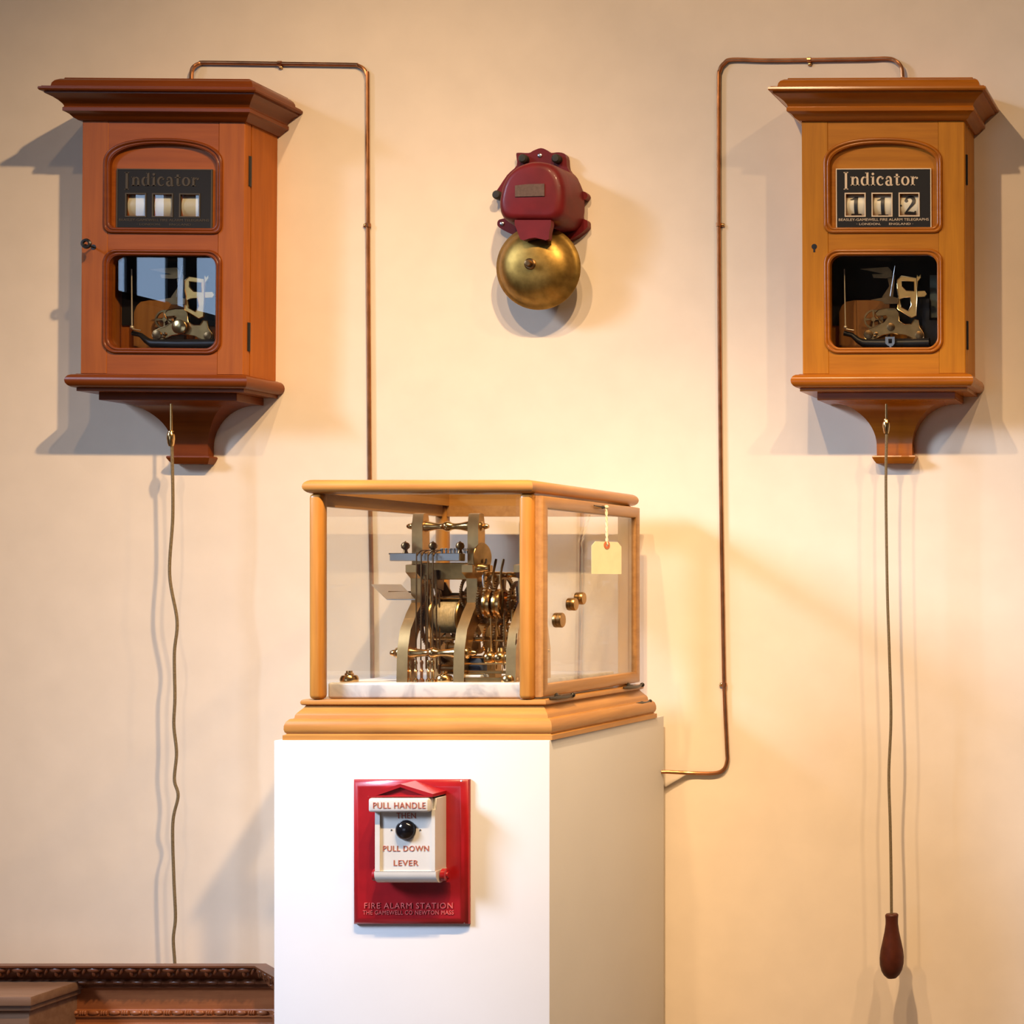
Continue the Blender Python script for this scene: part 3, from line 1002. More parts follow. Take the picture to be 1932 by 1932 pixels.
bc = W(1016, 430, D0)
bell = thing('alarm_bell', 'dark red electric bell with a brass gong on the wall between the pipes', 'bell', (bc.x, -.001, bc.z))
back = Q([(425, 185), (445, 163), (560, 165), (610, 140), (690, 113), (760, 138), (800, 165), (885, 158), (955, 190), (975, 330), (1050, 420), (1108, 560), (1165, 583), (1190, 622), (1165, 665),
          (1122, 675), (1118, 850), (1180, 885), (1190, 930), (1170, 980), (1000, 1092), (700, 1092), (400, 1040), (245, 965), (222, 915), (245, 878), (310, 850), (300, 690), (215, 640), (180, 602), (215, 570), (330, 400), (430, 300)], 3.186)
build('back_plate', MB().prism([catmull2(back, 3)], 'xz', -.016, -.001), M['bell_red'], bell, smooth=50)
front = Q([(213, 700), (228, 590), (262, 470), (330, 362), (430, 285), (560, 243), (680, 243), (790, 278), (868, 365), (912, 490), (925, 620), (915, 740), (885, 830), (800, 884), (600, 888), (420, 886), (300, 876), (235, 815)], 3.10)
hs = dome_block(MB(), catmull2(front, 4), -.014, -.100, .016, 1.07)
build('housing', hs, M['bell_red'], bell, smooth=60)
hood = Q([(402, 880), (790, 880), (792, 930), (772, 1010), (768, 1085), (735, 1098), (690, 1085), (620, 1070), (560, 1078), (500, 1098), (462, 1088), (440, 1030), (402, 930)], 3.10)
build('hood', MB().prism([hood], 'xz', -.0995, -.086), M['bell_red'], bell, smooth=45)
npl = Q([(408, 512), (540, 497), (722, 492), (722, 624), (560, 628), (408, 632)], 3.0985)
build('label_plate', MB().prism([npl], 'xz', -.1018, -.0995), M['bell_plate'], bell, label='small tarnished brass label plate')
g = W(1016, 505, D0 - .05)
gp = [(.0, .036), (.012, .0358), (.030, .0340), (.045, .0305), (.056, .0250), (.064, .0170), (.069, .0095), (.0735, .0045), (.0785, .0015), (.0792, 0), (.0780, -.0015), (.072, .0015), (.066, .0085), (.055, .0200), (.040, .027), (0, .031)]
build('gong', MB().lathe([(r, h) for r, h in gp], (g.x, g.y, g.z), (0, -1, 0), 64), M['gong'], bell, label='round tarnished brass gong', smooth=60)
nt = MB().lathe([(.0105, .0335), (.0105, .0375), (.0085, .039), (.0062, .039), (.0062, .046), (.005, .0485), (.0, .0495)], (g.x, g.y, g.z), (0, -1, 0), 20)
nt.tube([(g.x, g.y - .034, g.z), (g.x, -.012, g.z)], .006, 12)
build('gong_nut', nt, M['bronze'], bell)
for X, Y in ((670, 187), (263, 920), (1084, 916)):
    (u, w_), = Q([(X, Y)], 3.182)
    build('screw', MB().lathe([(.0042, 0), (.0040, .0016), (.0022, .0026), (0, .0028)], (u, -.0158, w_), (0, -1, 0), 16), M['steel'], bell, label='bright steel screw')
for X, Y in ((480, 215), (835, 215), (1045, 585), (200, 605)):
    (u, w_), = Q([(X, Y)], 3.17)
    build('lug', MB().lathe([(.0085, 0), (.0085, .014), (.006, .017), (0, .0175)], (u, -.012, w_), (0, -1, 0), 16), M['bolt'], bell, label='dark bolt head')

# ------------------------------------------------------------------ white pedestal
PX0, PX1, PY0, PY1, PZ = -1.591, -1.1516, -.520, -.016, ZC - .2467
build('pedestal', MB().box(PX0, PX1, PY0, PY1, 0, PZ, .0012, 2), M['ped'], None, 'tall plain white plinth carrying the glass case', 'plinth', org=((PX0 + PX1) / 2, (PY0 + PY1) / 2, 0))

# ------------------------------------------------------------------ glazed display case
cs = thing('display_case', 'golden oak framed glass display case on top of the white plinth', 'display case', (-1.366, -.287, PZ))
z = lambda r: ZC + r
bp = [(0, -.2466), (.0, -.2390), (-.0030, -.2380), (-.0042, -.2368), (-.0020, -.2340), (-.0010, -.2300), (-.0012, -.2240), (-.0030, -.2180), (-.0070, -.2138), (-.0118, -.2125), (-.0122, -.2110),
      (-.0125, -.2080), (-.0140, -.2050), (-.0175, -.2010), (-.0215, -.1965), (-.0235, -.1930), (-.0200, -.1920), (-.0182, -.1905), (-.0178, -.1870), (-.0190, -.1840), (-.0225, -.1830)]
build('plinth_base', MB().rect_loft(-1.580, -1.1495, -.5155, -.058, [(o, z(h)) for o, h in bp]), M['case_h'], cs, smooth=30)
CX0, CX1, CY0, CY1 = -1.5485, -1.1875, -.5000, -.0720
ZP0, ZP1 = z(-.1832), z(.1485)
for (x0, x1) in ((CX0, CX0 + .0215), (CX1 - .0235, CX1)):
    for (y0, y1) in ((CY0, CY0 + .0215), (CY1 - .0215, CY1)):
        build('corner_post', MB().box(x0, x1, y0, y1, ZP0, ZP1, .0072, 4), M['case_v'], cs, smooth=50)
tp = []
for i in range(11):
    a = R(-90 - 180 * i / 10)
    tp.append((.0115 + .0125 * math.cos(a), .1590 + .0112 * math.sin(a)))
tp += [(.030, .1702), (.030, .1478)]
build('top_frame', MB().rect_ring(-1.5525, -1.1845, -.5075, -.0590, [(o, z(h)) for o, h in tp]), M['case_h'], cs, smooth=40)
build('top_pane', MB().box(-1.5525 + .028, -1.1845 - .028, -.4795, -.087, z(.1600), z(.1630)), M['glass'], cs, label='clear glass pane')
build('front_pane', MB().box(CX0 + .018, CX1 - .020, CY0 + .0090, CY0 + .0120, ZP0, ZP1), M['glass'], cs, label='clear glass pane')
build('left_pane', MB().box(CX0 + .0090, CX0 + .0120, CY0 + .018, CY1 - .018, ZP0, ZP1), M['glass'], cs, label='clear glass pane')
build('back_pane', MB().box(CX0 + .018, CX1 - .020, CY1 - .0120, CY1 - .0090, ZP0, ZP1), M['glass'], cs, label='clear glass pane')
ir = MB()
ir.box(CX0 + .004, CX0 + .016, CY0 + .0215, CY1 - .0215, z(.128), z(.1478)).box(CX0 + .0215, CX1 - .0235, CY1 - .017, CY1 - .004, z(.128), z(.1478))
build('inner_rail', ir, M['case_d'], cs)
# side door
DX0, DX1 = -1.1870, -1.1735
DYA, DYB = -.4920, -.0760
ZD0, ZD1 = z(-.1795), z(.1450)
wS = .0205
dp = [(0, DX0), (.0, DX1 - .004), (.0012, DX1 - .0012), (.004, DX1), (wS - .005, DX1), (wS - .0015, DX1 - .0015), (wS, DX1 - .005), (wS, DX0)]
df = MB().rect_ring(DYA, DYB, ZD0, ZD1, dp)
for vtx in df.bm.verts:
    a_, b_, c_ = vtx.co
    vtx.co = (c_, a_, b_)
dr_ = build('door', df, M['case_d'], cs, smooth=40)
build('door_pane', MB().box(DX0 + .005, DX0 + .008, DYA + .014, DYB - .014, ZD0 + .014, ZD1 - .014), M['glass'], dr_, label='bevelled glass pane')
for px, py, rr in ((1059, 1170, .0124), (1084, 1140, .0108), (1099, 1129, .0106)):
    X = DX0 + .012
    d = X * F / (px - VX)
    c = W(px, py, d)
    pr = [(0, 0), (rr * .93, 0), (rr, .0015), (rr, .0055), (rr * .9, .0062), (rr * .9, .0072), (rr, .008), (rr, .0125), (rr * .92, .0138), (0, .014)]
    build('keyhole_plug', MB().lathe(pr, (DX0 + .001, c.y, c.z), (1, 0, 0), 28), M['brass_d'], dr_, label='round brass plug in the door glass')


def latch(px, py, Xp, s=1.0, par=cs):
    d = Xp * F / (px - VX)
    c = W(px, py, d)
    m = MB()
    m.lathe([(.0075 * s, 0), (.0075 * s, .002), (.004 * s, .003), (.004 * s, .008), (0, .0085)], (Xp - .001, c.y, c.z), (1, 0, 0), 16)
    m.tube([(Xp + .006, c.y - .040 * s, c.z + .001), (Xp + .007, c.y - .012 * s, c.z), (Xp + .007, c.y + .02 * s, c.z - .001), (Xp + .0075, c.y + .046 * s, c.z + .001)], [.0012, .0038 * s, .0030 * s, .0022 * s], 10)
    m.ball((Xp + .0075, c.y + .046 * s, c.z + .001), .0042 * s)
    build('latch', m, M['hook'], par, label='dark steel turn latch')


latch(1050, 1316, DX1)
latch(1186, 1296, DX1 + .001)
latch(1206, 1326, -1.1535 - .010, .75)
hk = MB()
hc = W(1136, 957, DX1 * F / (1136 - VX))
hk.tube([(DX1 + .002, hc.y - .040, hc.z + .001), (DX1 + .004, hc.y - .01, hc.z), (DX1 + .006, hc.y, hc.z)], [.0009, .0016, .0018], 8)
hk.lathe([(.003, 0), (.0025, .005), (.0035, .0065), (0, .0075)], (DX1 - .001, hc.y, hc.z), (1, 0, 0), 12)
build('hook', hk, M['hook'], cs, label='small dark hook')

# paper tag
tg = thing('paper_tag', 'small manila tag on a twisted string hanging on the case door', 'tag', (DX1 + .006, hc.y, hc.z))
ta, tb = Vector((-1.1705, -.3085)), Vector((-1.1450, -.2420))
tz0, tz1 = z((VY - 1083) * 2.925 / F), z((VY - 1022) * 2.925 / F)
Lt = (tb - ta).length
tm = MB()
hh = tz1 - tz0
tm.prism([[(0, 0), (Lt, 0), (Lt, hh - .008), (Lt - .009, hh), (.009, hh), (0, hh - .008)], arc(Lt / 2, hh - .006, .0022, .0022, 0, 360, 10)[:-1]], 'xz', -.0004, .0004)
ang = math.atan2(tb.y - ta.y, tb.x - ta.x)
mt = Matrix.Translation((ta.x, ta.y, tz0)) @ Matrix.Rotation(ang, 4, 'Z')
tm.rot(mt)
build('card', tm, M['tag'], tg, label='pale manila card')
ey = MB().prism([arc(Lt / 2, hh - .006, .0072, .0068, 0, 360, 16)[:-1], arc(Lt / 2, hh - .006, .0026, .0026, 0, 360, 10)[:-1]], 'xz', -.0011, .0009)
ey.rot(mt)
build('eyelet', ey, M['eyelet'], tg, label='orange reinforcing ring')
te = mt @ Vector((Lt / 2, -.001, hh - .005))
sm = MB()
for ph in (0, PI):
    pts = []
    for i in range(31):
        k = i / 30
        p = Vector((DX1 + .0075, hc.y, hc.z)).lerp(te, k)
        a = ph + k * 2 * PI * 3.5
        pts.append(p + Vector((.0013 * math.cos(a), .0013 * math.sin(a), 0)))
    sm.tube(pts, .0012, 6)
sm.ball((DX1 + .0075, hc.y, hc.z), .0042, (1, 1, .9))
build('string', sm, M['string'], tg, label='twisted white string')

# ------------------------------------------------------------------ telegraph movement on its marble slab
mvm = thing('telegraph_movement', 'brass clockwork telegraph movement on a marble slab inside the glass case', 'clockwork', (-1.36, -.30, z(-.1828)))
ZM = z(-.1570)
build('marble_base', MB().box(-1.5300, -1.2120, -.4770, -.100, z(-.1829), ZM, .004, 3), M['marble'], mvm, label='white veined marble slab')


def nut(px, py, d, s=1.0):
    c = W(px, py, d)
    pr = [(.0135, 0), (.0140, .003), (.0135, .007), (.0115, .0105), (.0068, .0115), (.0068, .0135), (.0050, .015), (.0050, .018), (0, .0185)]
    build('base_nut', MB().lathe([(r * s, h * s) for r, h in pr], (c.x, c.y, ZM), (0, 0, 1), 24), M['brass'], mvm, label='stepped brass nut on the marble')


nut(659, 1280, 2.745)
nut(962, 1280, 2.742)
nut(838, 1282, 2.75, .95)
XF = [(-1.4235, -1.4060), (-1.3313, -1.3137), (-1.2460, -1.2300)]
yd = lambda d: d - D0


def zz(py, d):
    return z((VY - py) * d / F)


def aframe(x0, x1):
    m = MB()
    A = yd
    out = [(A(2.733), ZM), (A(2.756), ZM), (A(2.758), z(-.118))]
    out += [(A(2.760), z(-.100)), (A(2.768), z(-.080)), (A(2.782), z(-.064)), (A(2.800), z(-.058)), (A(2.818), z(-.064)), (A(2.832), z(-.080)), (A(2.840), z(-.100)), (A(2.842), z(-.118)), (A(2.844), ZM), (A(2.867), ZM)]
    out += [(A(2.866), z(-.105)), (A(2.856), z(-.070)), (A(2.838), z(-.045)), (A(2.822), z(-.030)), (A(2.814), z(.005)), (A(2.834), z(.020)), (A(2.834), z(.034)), (A(2.806), z(.036)), (A(2.806), z(.100)),
            (A(2.802), z(.119)), (A(2.794), z(.1205)), (A(2.786), z(.119)), (A(2.782), z(.100)), (A(2.782), z(.036)), (A(2.762), z(.034)), (A(2.762), z(.022)), (A(2.778), z(.012)), (A(2.780), z(-.028)), (A(2.764), z(-.045)), (A(2.744), z(-.072)), (A(2.735), z(-.105))]
    m.prism([out], 'yz', x0, x1)
    return m


for x0, x1 in XF:
    build('side_frame', aframe(x0, x1), M['frame_brass'], mvm, smooth=25)


def spindle(xa, xb, d, zc, k=1.0):
    L = xb - xa
    pr = [(0, 0), (.003, 0), (.0045, .003), (.0050, .006), (.0035, .008), (.0080, .010), (.0100, .016), (.0100, .030), (.0085, .036), (.0062, .045), (.0050, L / 2 - .012), (.0062, L / 2 - .006), (.0085, L / 2 - .003), (.0085, L / 2 + .003),
          (.0062, L / 2 + .006), (.0050, L / 2 + .012), (.0062, L - .045), (.0085, L - .036), (.0100, L - .030), (.0100, L - .016), (.0080, L - .010), (.0035, L - .008), (.0050, L - .006), (.0045, L - .003), (.003, L), (0, L)]
    build('spindle', MB().lathe([(r * k, h) for r, h in pr], (xa, yd(d), zc), (1, 0, 0), 24), M['brass'], mvm, label='turned brass spindle', smooth=50)


spindle(-1.4370, -1.3020, 2.794, z(.0985))
spindle(-1.4400, -1.3000, 2.747, z(-.1100), 1.12)
spindle(-1.3160, -1.2240, 2.800, z(.018), .55)
spindle(-1.3160, -1.2240, 2.85, z(-.110), .9)
# grey steel table across the top and its small posts
tb_ = MB().box(-1.4480, -1.3330, yd(2.758), yd(2.778), z(.0405), z(.0535), .001, 1)
tb_.prism([[(-1.4490, yd(2.758)), (-1.4480, yd(2.84)), (-1.4300, yd(2.84)), (-1.4300, yd(2.778))]], 'xy', z(.051), z(.0535))
build('table_bar', tb_, M['steel'], mvm, label='grey steel cross bar')
for px in (765, 817, 868):
    c = W(px, 1046, 2.768)
    build('finial', MB().lathe([(.0045, 0), (.003, .004), (.003, .006), (.0062, .009), (.0068, .013), (.005, .017), (.002, .0185), (0, .0205)], (c.x, c.y, z(.0533)), (0, 0, 1), 18), M['bronze'], mvm)
for k, px in enumerate((834, 842, 850, 857, 863, 877, 881)):
    c = W(px, 1046, 2.770)
    build('binding_post', MB().lathe([(.0022, 0), (.0022, .005), (.003, .006), (.003, .008), (0, .009)], (c.x, c.y, z(.0533)), (0, 0, 1), 12), M['steel'], mvm)
for px in (787, 796, 808.5, 818):
    a, b = W(px, 1060, 2.752), W(px - 1, 1287, 2.752)
    zt = z(.0555)
    pts = [Vector((a.x + .004, yd(2.775), zt + .003)), Vector((a.x + .002, yd(2.762), zt + .0015)), Vector((a.x, yd(2.752), zt - .006)), Vector((a.x, yd(2.750), zt - .02)), Vector((b.x, yd(2.750), ZM + .0005))]
    build('hanging_wire', MB().tube(smooth_path(pts, 4), .0012, 6), M['bronze'], mvm)
for px in (777, 788, 799, 812, 820):
    c = W(px, 1287, 2.745)
    build('terminal_post', MB().lathe([(.0042, 0), (.0042, .004), (.0022, .006), (.0022, .016), (.0034, .018), (.0022, .020), (.0020, .028), (.003, .031), (.0018, .035), (0, .036)], (c.x, yd(2.727) + .012, ZM), (0, 0, 1), 12), M['brass'] if px != 799 else M['copper'], mvm)
# fly vane
a = W(702, 1105, 2.80)
vn = MB()
va, vb, vc, vd_ = W(701, 1104, 2.83), W(757, 1104, 2.83), W(783, 1132, 2.74), W(730, 1132, 2.74)
for off in (0, .0012):
    pass
vv = [vn.bm.verts.new(p + Vector((0, 0, o))) for o in (0, .0014) for p in (va, vb, vc, vd_)]
for q in ((0, 1, 2, 3), (7, 6, 5, 4), (0, 4, 5, 1), (1, 5, 6, 2), (2, 6, 7, 3), (3, 7, 4, 0)):
    vn.face([vv[i] for i in q])
vp = build('fly_vane', vn, M['steel'], mvm, label='flat grey steel vane')
build('vane_arm', MB().tube([W(733, 1117, 2.785), W(790, 1117, 2.79)], .0016, 8), M['bronze'], vp)
# winding drum between the frames
dc = W(838, 1164, 2.81)
du = MB().lathe([(.0, 0), (.024, 0), (.026, .004), (.026, .036), (.024, .040), (0, .040)], (-1.3915, dc.y, dc.z), (1, 0, 0), 32)
dro = build('winding_drum', du, M['coil'], mvm, label='drum wound with pale cord')
wd = MB()
for i in range(14):
    x = -1.3875 + i * .0023
    wd.lathe([(.0258, 0), (.0272, .0008), (.0258, .0016)], (x, dc.y, dc.z), (1, 0, 0), 32)
build('winding', wd, M['coil'], dro)
for x in (-1.3960, -1.3505):
    build('drum_flange', MB().lathe([(0, 0), (.033, 0), (.034, .002), (.033, .004), (0, .004)], (x, dc.y, dc.z), (1, 0, 0), 40), M['brass_d'], dro)
build('arbor', MB().tube([(-1.4150, dc.y, dc.z), (-1.2380, dc.y, dc.z)], .0035, 12), M['brass'], mvm)
# wheels: (x, d, z, radius, thickness, teeth)
WH = [(-1.4020, 2.812, -.062, .046, .003, 60), (-1.3985, 2.800, .000, .024, .003, 36), (-1.3420, 2.806, -.012, .028, .003, 40), (-1.3375, 2.835, -.075, .040, .003, 54),
      (-1.3080, 2.80, -.028, .036, .004, 48), (-1.2950, 2.80, -.020, .040, .004, 52), (-1.2790, 2.80, -.020, .040, .004, 52), (-1.2990, 2.80, -.088, .032, .003, 44), (-1.2830, 2.80, -.088, .032, .003, 44), (-1.2640, 2.80, -.080, .036, .003, 48)]
for i, (x, d, r_z, rad, th, te_) in enumerate(WH):
    build('gear_wheel', MB().gear((x, yd(d), z(r_z)), rad, th, 'x', te_), M['brass_d'] if i % 2 else M['bronze'], mvm)
for (d, r_z) in ((2.80, -.020), (2.80, -.088)):
    build('arbor', MB().tube([(-1.4100, yd(d), z(r_z)), (-1.2350, yd(d), z(r_z))], .0030, 10), M['brass'], mvm)
for x in (-1.2910, -1.2750):
    pr = [(.020, 0), (.0245, .001), (.0250, .004), (.022, .0055), (.022, .0075), (.0250, .009), (.0245, .012), (.020, .013), (.020, 0)]
    build('cam_drum', MB().lathe(pr, (x - .004, yd(2.775), z(-.030)), (1, 0, 0), 36), M['brass'], mvm, label='polished brass cam drum')
for x in (-1.2840, -1.2670, -1.2520):
    pr = [(0, 0), (.008, 0), (.0105, .003), (.0115, .012), (.009, .017), (.005, .020), (.004, .026), (0, .026)]
    build('bobbin', MB().lathe(pr, (x, yd(2.760), z(-.128)), (0, 0, 1), 20), M['brass'], mvm)
for px, col in ((926, 'steel'), (944, 'bronze'), (958, 'bronze')):
    c = W(px, 1180, 2.79)
    m = MB().tube(smooth_path([Vector((c.x, yd(2.765), z(-.050))), Vector((c.x + .003, yd(2.765), z(-.020))), Vector((c.x - .003, yd(2.77), z(.012))), Vector((c.x, yd(2.775), z(.044)))], 4), [.0018 + .0002 * (k % 3) for k in range(13)], 8)
    build('lever', m, M[col], mvm)
for (x, d, r_z, rad, te_) in ((-1.3960, 2.845, -.088, .046, 56), (-1.3720, 2.845, -.100, .038, 48), (-1.3560, 2.850, -.060, .030, 40), (-1.2720, 2.85, -.060, .034, 44), (-1.2880, 2.86, -.115, .030, 40), (-1.2560, 2.80, -.030, .038, 48)):
    build('gear_wheel', MB().gear((x, yd(d), z(r_z)), rad, .0035, 'x', te_), M['bronze'], mvm)
for (zr, d, k) in ((-.0905, 2.770, .0016), (-.1175, 2.752, .0014), (-.1275, 2.746, .0018), (-.0640, 2.790, .0022)):
    build('cross_rod', MB().tube([(-1.3200, yd(d), z(zr)), (-1.2380, yd(d), z(zr))], k, 8), M['brass'], mvm)
for px, d in ((803, 2.775), (812, 2.785), (823, 2.775), (829, 2.79), (926, 2.765), (936, 2.77), (951, 2.76), (966, 2.765)):
    a, b = W(px, 1085 if px < 900 else 1150, d), W(px + 1, 1262, d)
    build('pull_rod', MB().tube([a, b], .0013, 6), M['bronze'] if px % 2 else M['frame_brass'], mvm)
for px, py, d, r in ((861, 1222, 2.79, .010), (880, 1215, 2.80, .012), (846, 1262, 2.77, .009)):
    c = W(px, py, d)
    build('electromagnet_coil', MB().lathe([(0, 0), (r, 0), (r, .003), (r * .82, .004), (r * .82, .024), (r, .025), (r, .028), (0, .028)], (c.x - .014, c.y, c.z), (1, 0, 0), 20), M['bronze'], mvm, label='small dark coil')
bp_ = MB().prism([[(-1.4060, z(-.030)), (-1.3313, z(-.030)), (-1.3313, z(.006)), (-1.350, z(.006)), (-1.3600, z(-.012)), (-1.3800, z(-.012)), (-1.3900, z(.006)), (-1.4060, z(.006))]], 'xz', yd(2.826), yd(2.830))
build('bridge_plate', bp_, M['bronze'], mvm)
# disc in front of the right pillar
c = W(909, 1052, 2.772)
dk = MB().lathe([(0, 0), (.024, 0), (.0245, .001), (.024, .002), (0, .002)], (0, 0, 0), (1, 0, 0), 40)
dk.rot(Matrix.Translation(c) @ Matrix.Rotation(R(-8), 4, 'Z'))
build('governor_disc', dk, M['brass_d'], mvm, label='thin tilted brass disc')
c = W(912, 1072, 2.765)
build('hub', MB().lathe([(0, 0), (.006, 0), (.0085, .003), (.0085, .012), (.006, .016), (.006, .022), (0, .022)], (c.x - .012, c.y, c.z), (1, 0, 0), 20), M['brass'], mvm)
# link arms, stop lever, and plates between the frames
la = MB()
la.prism([[(yd(2.775), z(.020)), (yd(2.79), z(.022)), (yd(2.81), z(-.020)), (yd(2.80), z(-.055)), (yd(2.792), z(-.052)), (yd(2.798), z(-.022))]], 'yz', -1.3900, -1.3860)
la.prism([[(yd(2.77), z(.026)), (yd(2.80), z(.026)), (yd(2.795), z(-.008)), (yd(2.775), z(-.004))]], 'yz', -1.3820, -1.3775)
build('link_arm', la, M['bronze'], mvm)
cp = MB().box(-1.4060, -1.3313, yd(2.780), yd(2.800), z(.010), z(.038), .001, 1)
build('cross_plate', cp, M['brass_d'], mvm)
cp = MB().box(-1.4060, -1.3313, yd(2.836), yd(2.842), z(-.150), z(-.1180), .001, 1)
build('cross_plate', cp, M['bronze'], mvm)
cp = MB().box(-1.3137, -1.2460, yd(2.745), yd(2.752), z(-.1440), z(-.1390), .0008, 1).box(-1.3137, -1.2460, yd(2.735), yd(2.745), ZM, ZM + .008, .0008, 1)
build('cross_plate', cp, M['brass_d'], mvm)
c = W(899, 1254, 2.757)
bb = MB().box(c.x - .0125, c.x + .0105, yd(2.75), yd(2.775), z(-.1440), z(-.1180), .004, 2)
build('coil_cover', bb, M['blue'], mvm, label='dark blue coil cover')
c = W(892, 1277, 2.742)
wb = build('contact_box', MB().box(c.x - .0150, c.x + .0150, yd(2.738), yd(2.768), ZM, ZM + .0115, .0008, 1), M['white_box'], mvm, label='small white contact box')
build('contact', MB().box(c.x - .011, c.x - .006, yd(2.7365), yd(2.739), ZM + .002, ZM + .006).box(c.x - .002, c.x + .010, yd(2.7365), yd(2.739), ZM + .001, ZM + .003), M['iron'], wb)
for (p0, p1) in (((975, 1195), (968, 1265)), ((953, 1232), (947, 1270))):
    build('slant_wire', MB().tube([W(p0[0], p0[1], 2.738), W(p1[0], p1[1], 2.738)], .0009, 6), M['brass'], mvm)

# ------------------------------------------------------------------ fire alarm pull station on the plinth front
YP = PY0
st = thing('fire_alarm_station', 'red fire alarm pull station with a white handle door on the plinth front', 'fire alarm', (-1.366, YP, z(-.425)))
dF = D0 + YP
YF = YP - .012
X0, X1, Z0, Z1 = -1.4610, -1.2775, z(-.5385), z(-.3082)
pb = MB().rect_loft(X0 + .009, X1 - .009, Z0 + .009, Z1 - .009, [(.009, 0), (.009, .0045), (.0075, .0068), (.003, .0095), (0, .0118), (-.003, .0120)])
for vtx in pb.bm.verts:
    x, yy, h = vtx.co
    vtx.co = (x, YP - h - .0002, yy)
build('back_plate', pb, M['stn_red'], st, smooth=50)
dd = dF - .047


def S(X, Y, d):
    return W(650 + X / 6.232, 1450 + Y / 6.232, d)


YG = dF - .055 - D0
gl_, ga_, gr_ = S(262, 322, dd - .008), S(705, 182, dd - .008), S(1005, 325, dd - .008)
xm = -1.361
hwG = .0505
gz0, gz1 = gl_.z, ga_.z
gb = MB()
gb.prism([[(xm - hwG, gz0), (xm - hwG, gz0 + .003), (xm, gz1), (xm + hwG, gz0 + .003), (xm + hwG, gz0), (xm + hwG - .012, gz0), (xm, gz1 - .005), (xm - hwG + .012, gz0)]], 'xz', YG, YP - .010)
gb.prism([[(xm - hwG + .010, gz0 + .0004), (xm, gz1 - .004), (xm + hwG - .010, gz0 + .0004)]], 'xz', YG + .004, YP - .010)
gb.box(xm - hwG, xm + hwG, YG, YP - .010, gz0 - .0022, gz0 + .0004, .0006, 1)
build('hood', gb, M['stn_red'], st, smooth=30)
# white swinging handle door
xc = -1.3575
dw_ = .0470
YD = dF - .048 - D0
zt, zb = S(0, 515, dF - .048).z, S(0, 1362, dF - .048).z
dm = MB()
dm.prism([rc(xc - dw_, xc + dw_, zb + .0195, zt + .004), rc(xc - dw_ + .0075, xc + dw_ - .0055, zb + .0195 + .0008, zt + .0030)], 'xz', YD, YP - .010)
dm.box(xc - dw_ + .004, xc + dw_ - .004, YD + .003, YP - .010, zb + .0195, zt + .003)
dm.box(xc - dw_, xc + dw_, YD + .004, YP - .010, zt + .003, S(0, 350, dF - .059).z - .0015, .001, 1)
n = 10
rr = [(YD, zb + .0200)]
for i in range(n + 1):
    a = PI / 2 * i / n
    rr.append((YD + .016 - .016 * math.cos(a), zb + .0165 - .0165 * math.sin(a)))
rr += [(YP - .014, zb + .002), (YP - .010, zb + .0200)]
dm.prism([rr], 'yz', xc - dw_ - .0012, xc + dw_ + .0012)
do_ = build('door', dm, M['cream'], st, label='cream enamelled swinging door', smooth=40)
YH = dF - .0590 - D0
ha, hb_ = S(275, 350, dF - .059), S(1000, 515, dF - .059)
hx0, hx1 = -1.4095, -1.3145
hm = MB().box(hx0, hx1, YH, YD + .006, hb_.z, ha.z, .0035, 3)
ho = build('handle', hm, M['cream'], st, label='cream enamelled handle bar', smooth=50)
build('lettering', text_mb('PULL HANDLE', -1.3605, (ha.z + hb_.z) / 2 - .0002, YH + .0003, .0096, .0815, .0010, spacing=1.1), M['red_ink'], ho)
tl = text_mb('THEN', xc + .0005, S(0, 553, dF - .045).z, YD + .0033, .0088, .030, .0010, spacing=1.1)
for tt, yy, hh_, ww in (('PULL DOWN', 940, .0088, .0715), ('LEVER', 1110, .0088, .0385)):
    t2 = text_mb(tt, xc + .0002, S(0, yy, dF - .045).z, YD + .0033, hh_, ww, .0010, spacing=1.1)
    me = bpy.data.meshes.new('t')
    t2.bm.to_mesh(me)
    tl.bm.from_mesh(me)
    t2.bm.free()
    bpy.data.meshes.remove(me)
build('lettering', tl, M['red_ink'], do_)
kc = S(712, 722, dF - .045)
kp = [(0.0158, 0)] + [(.0158 * math.cos(R(a)), .012 * math.sin(R(a))) for a in range(10, 90, 10)] + [(0, .012)]
build('knob', MB().lathe(kp, (xc + .0002, YD + .0032, kc.z), (0, -1, 0), 36), M['black'], st, label='glossy black round knob', smooth=70)
for s_ in (-1, 1):
    xk = xc + s_ * (dw_ + .0022)
    build('hinge', MB().lathe([(0, 0), (.0090, 0), (.0100, .001), (.0100, .0075), (.0085, .0085), (.005, .0085), (.0045, .0105), (0, .0105)], (xk - (0 if s_ > 0 else 0), YD + .018, zb + .0120), (s_, 0, 0), 22), M['stn_red'], st, label='red hinge knuckle')
    build('pin', MB().ball((xc + s_ * .0225, YD + .0028, kc.z), .0012), M['iron'], do_)
zt1 = W(0, 1708.5, dF - .012).z
zt2 = W(0, 1721.5, dF - .012).z
xt = (S(757, 0, dF - .012).x)
t1 = text_mb('FIRE ALARM STATION', xt, zt1, YF + .0002, .0092, .1400, .0016, spacing=1.15)
t2 = text_mb('THE GAMEWELL CO NEWTON MASS', xt - .0005, zt2, YF + .0002, .0066, .1440, .0014, spacing=1.1)
me = bpy.data.meshes.new('t')
t2.bm.to_mesh(me)
t1.bm.from_mesh(me)
t2.bm.free()
bpy.data.meshes.remove(me)
build('lettering', t1, M['highlit_red'], st, label='raised red lettering')
for X, Y in ((162, 190), (1382, 158), (165, 1797), (1415, 1797)):
    c = S(X, Y, dF - .006)
    build('screw', MB().lathe([(.0032, 0), (.003, .0012), (.0015, .002), (0, .002)], (c.x, YP - .0060, c.z), (0, -1, 0), 14), M['steel'], st, label='small worn screw')

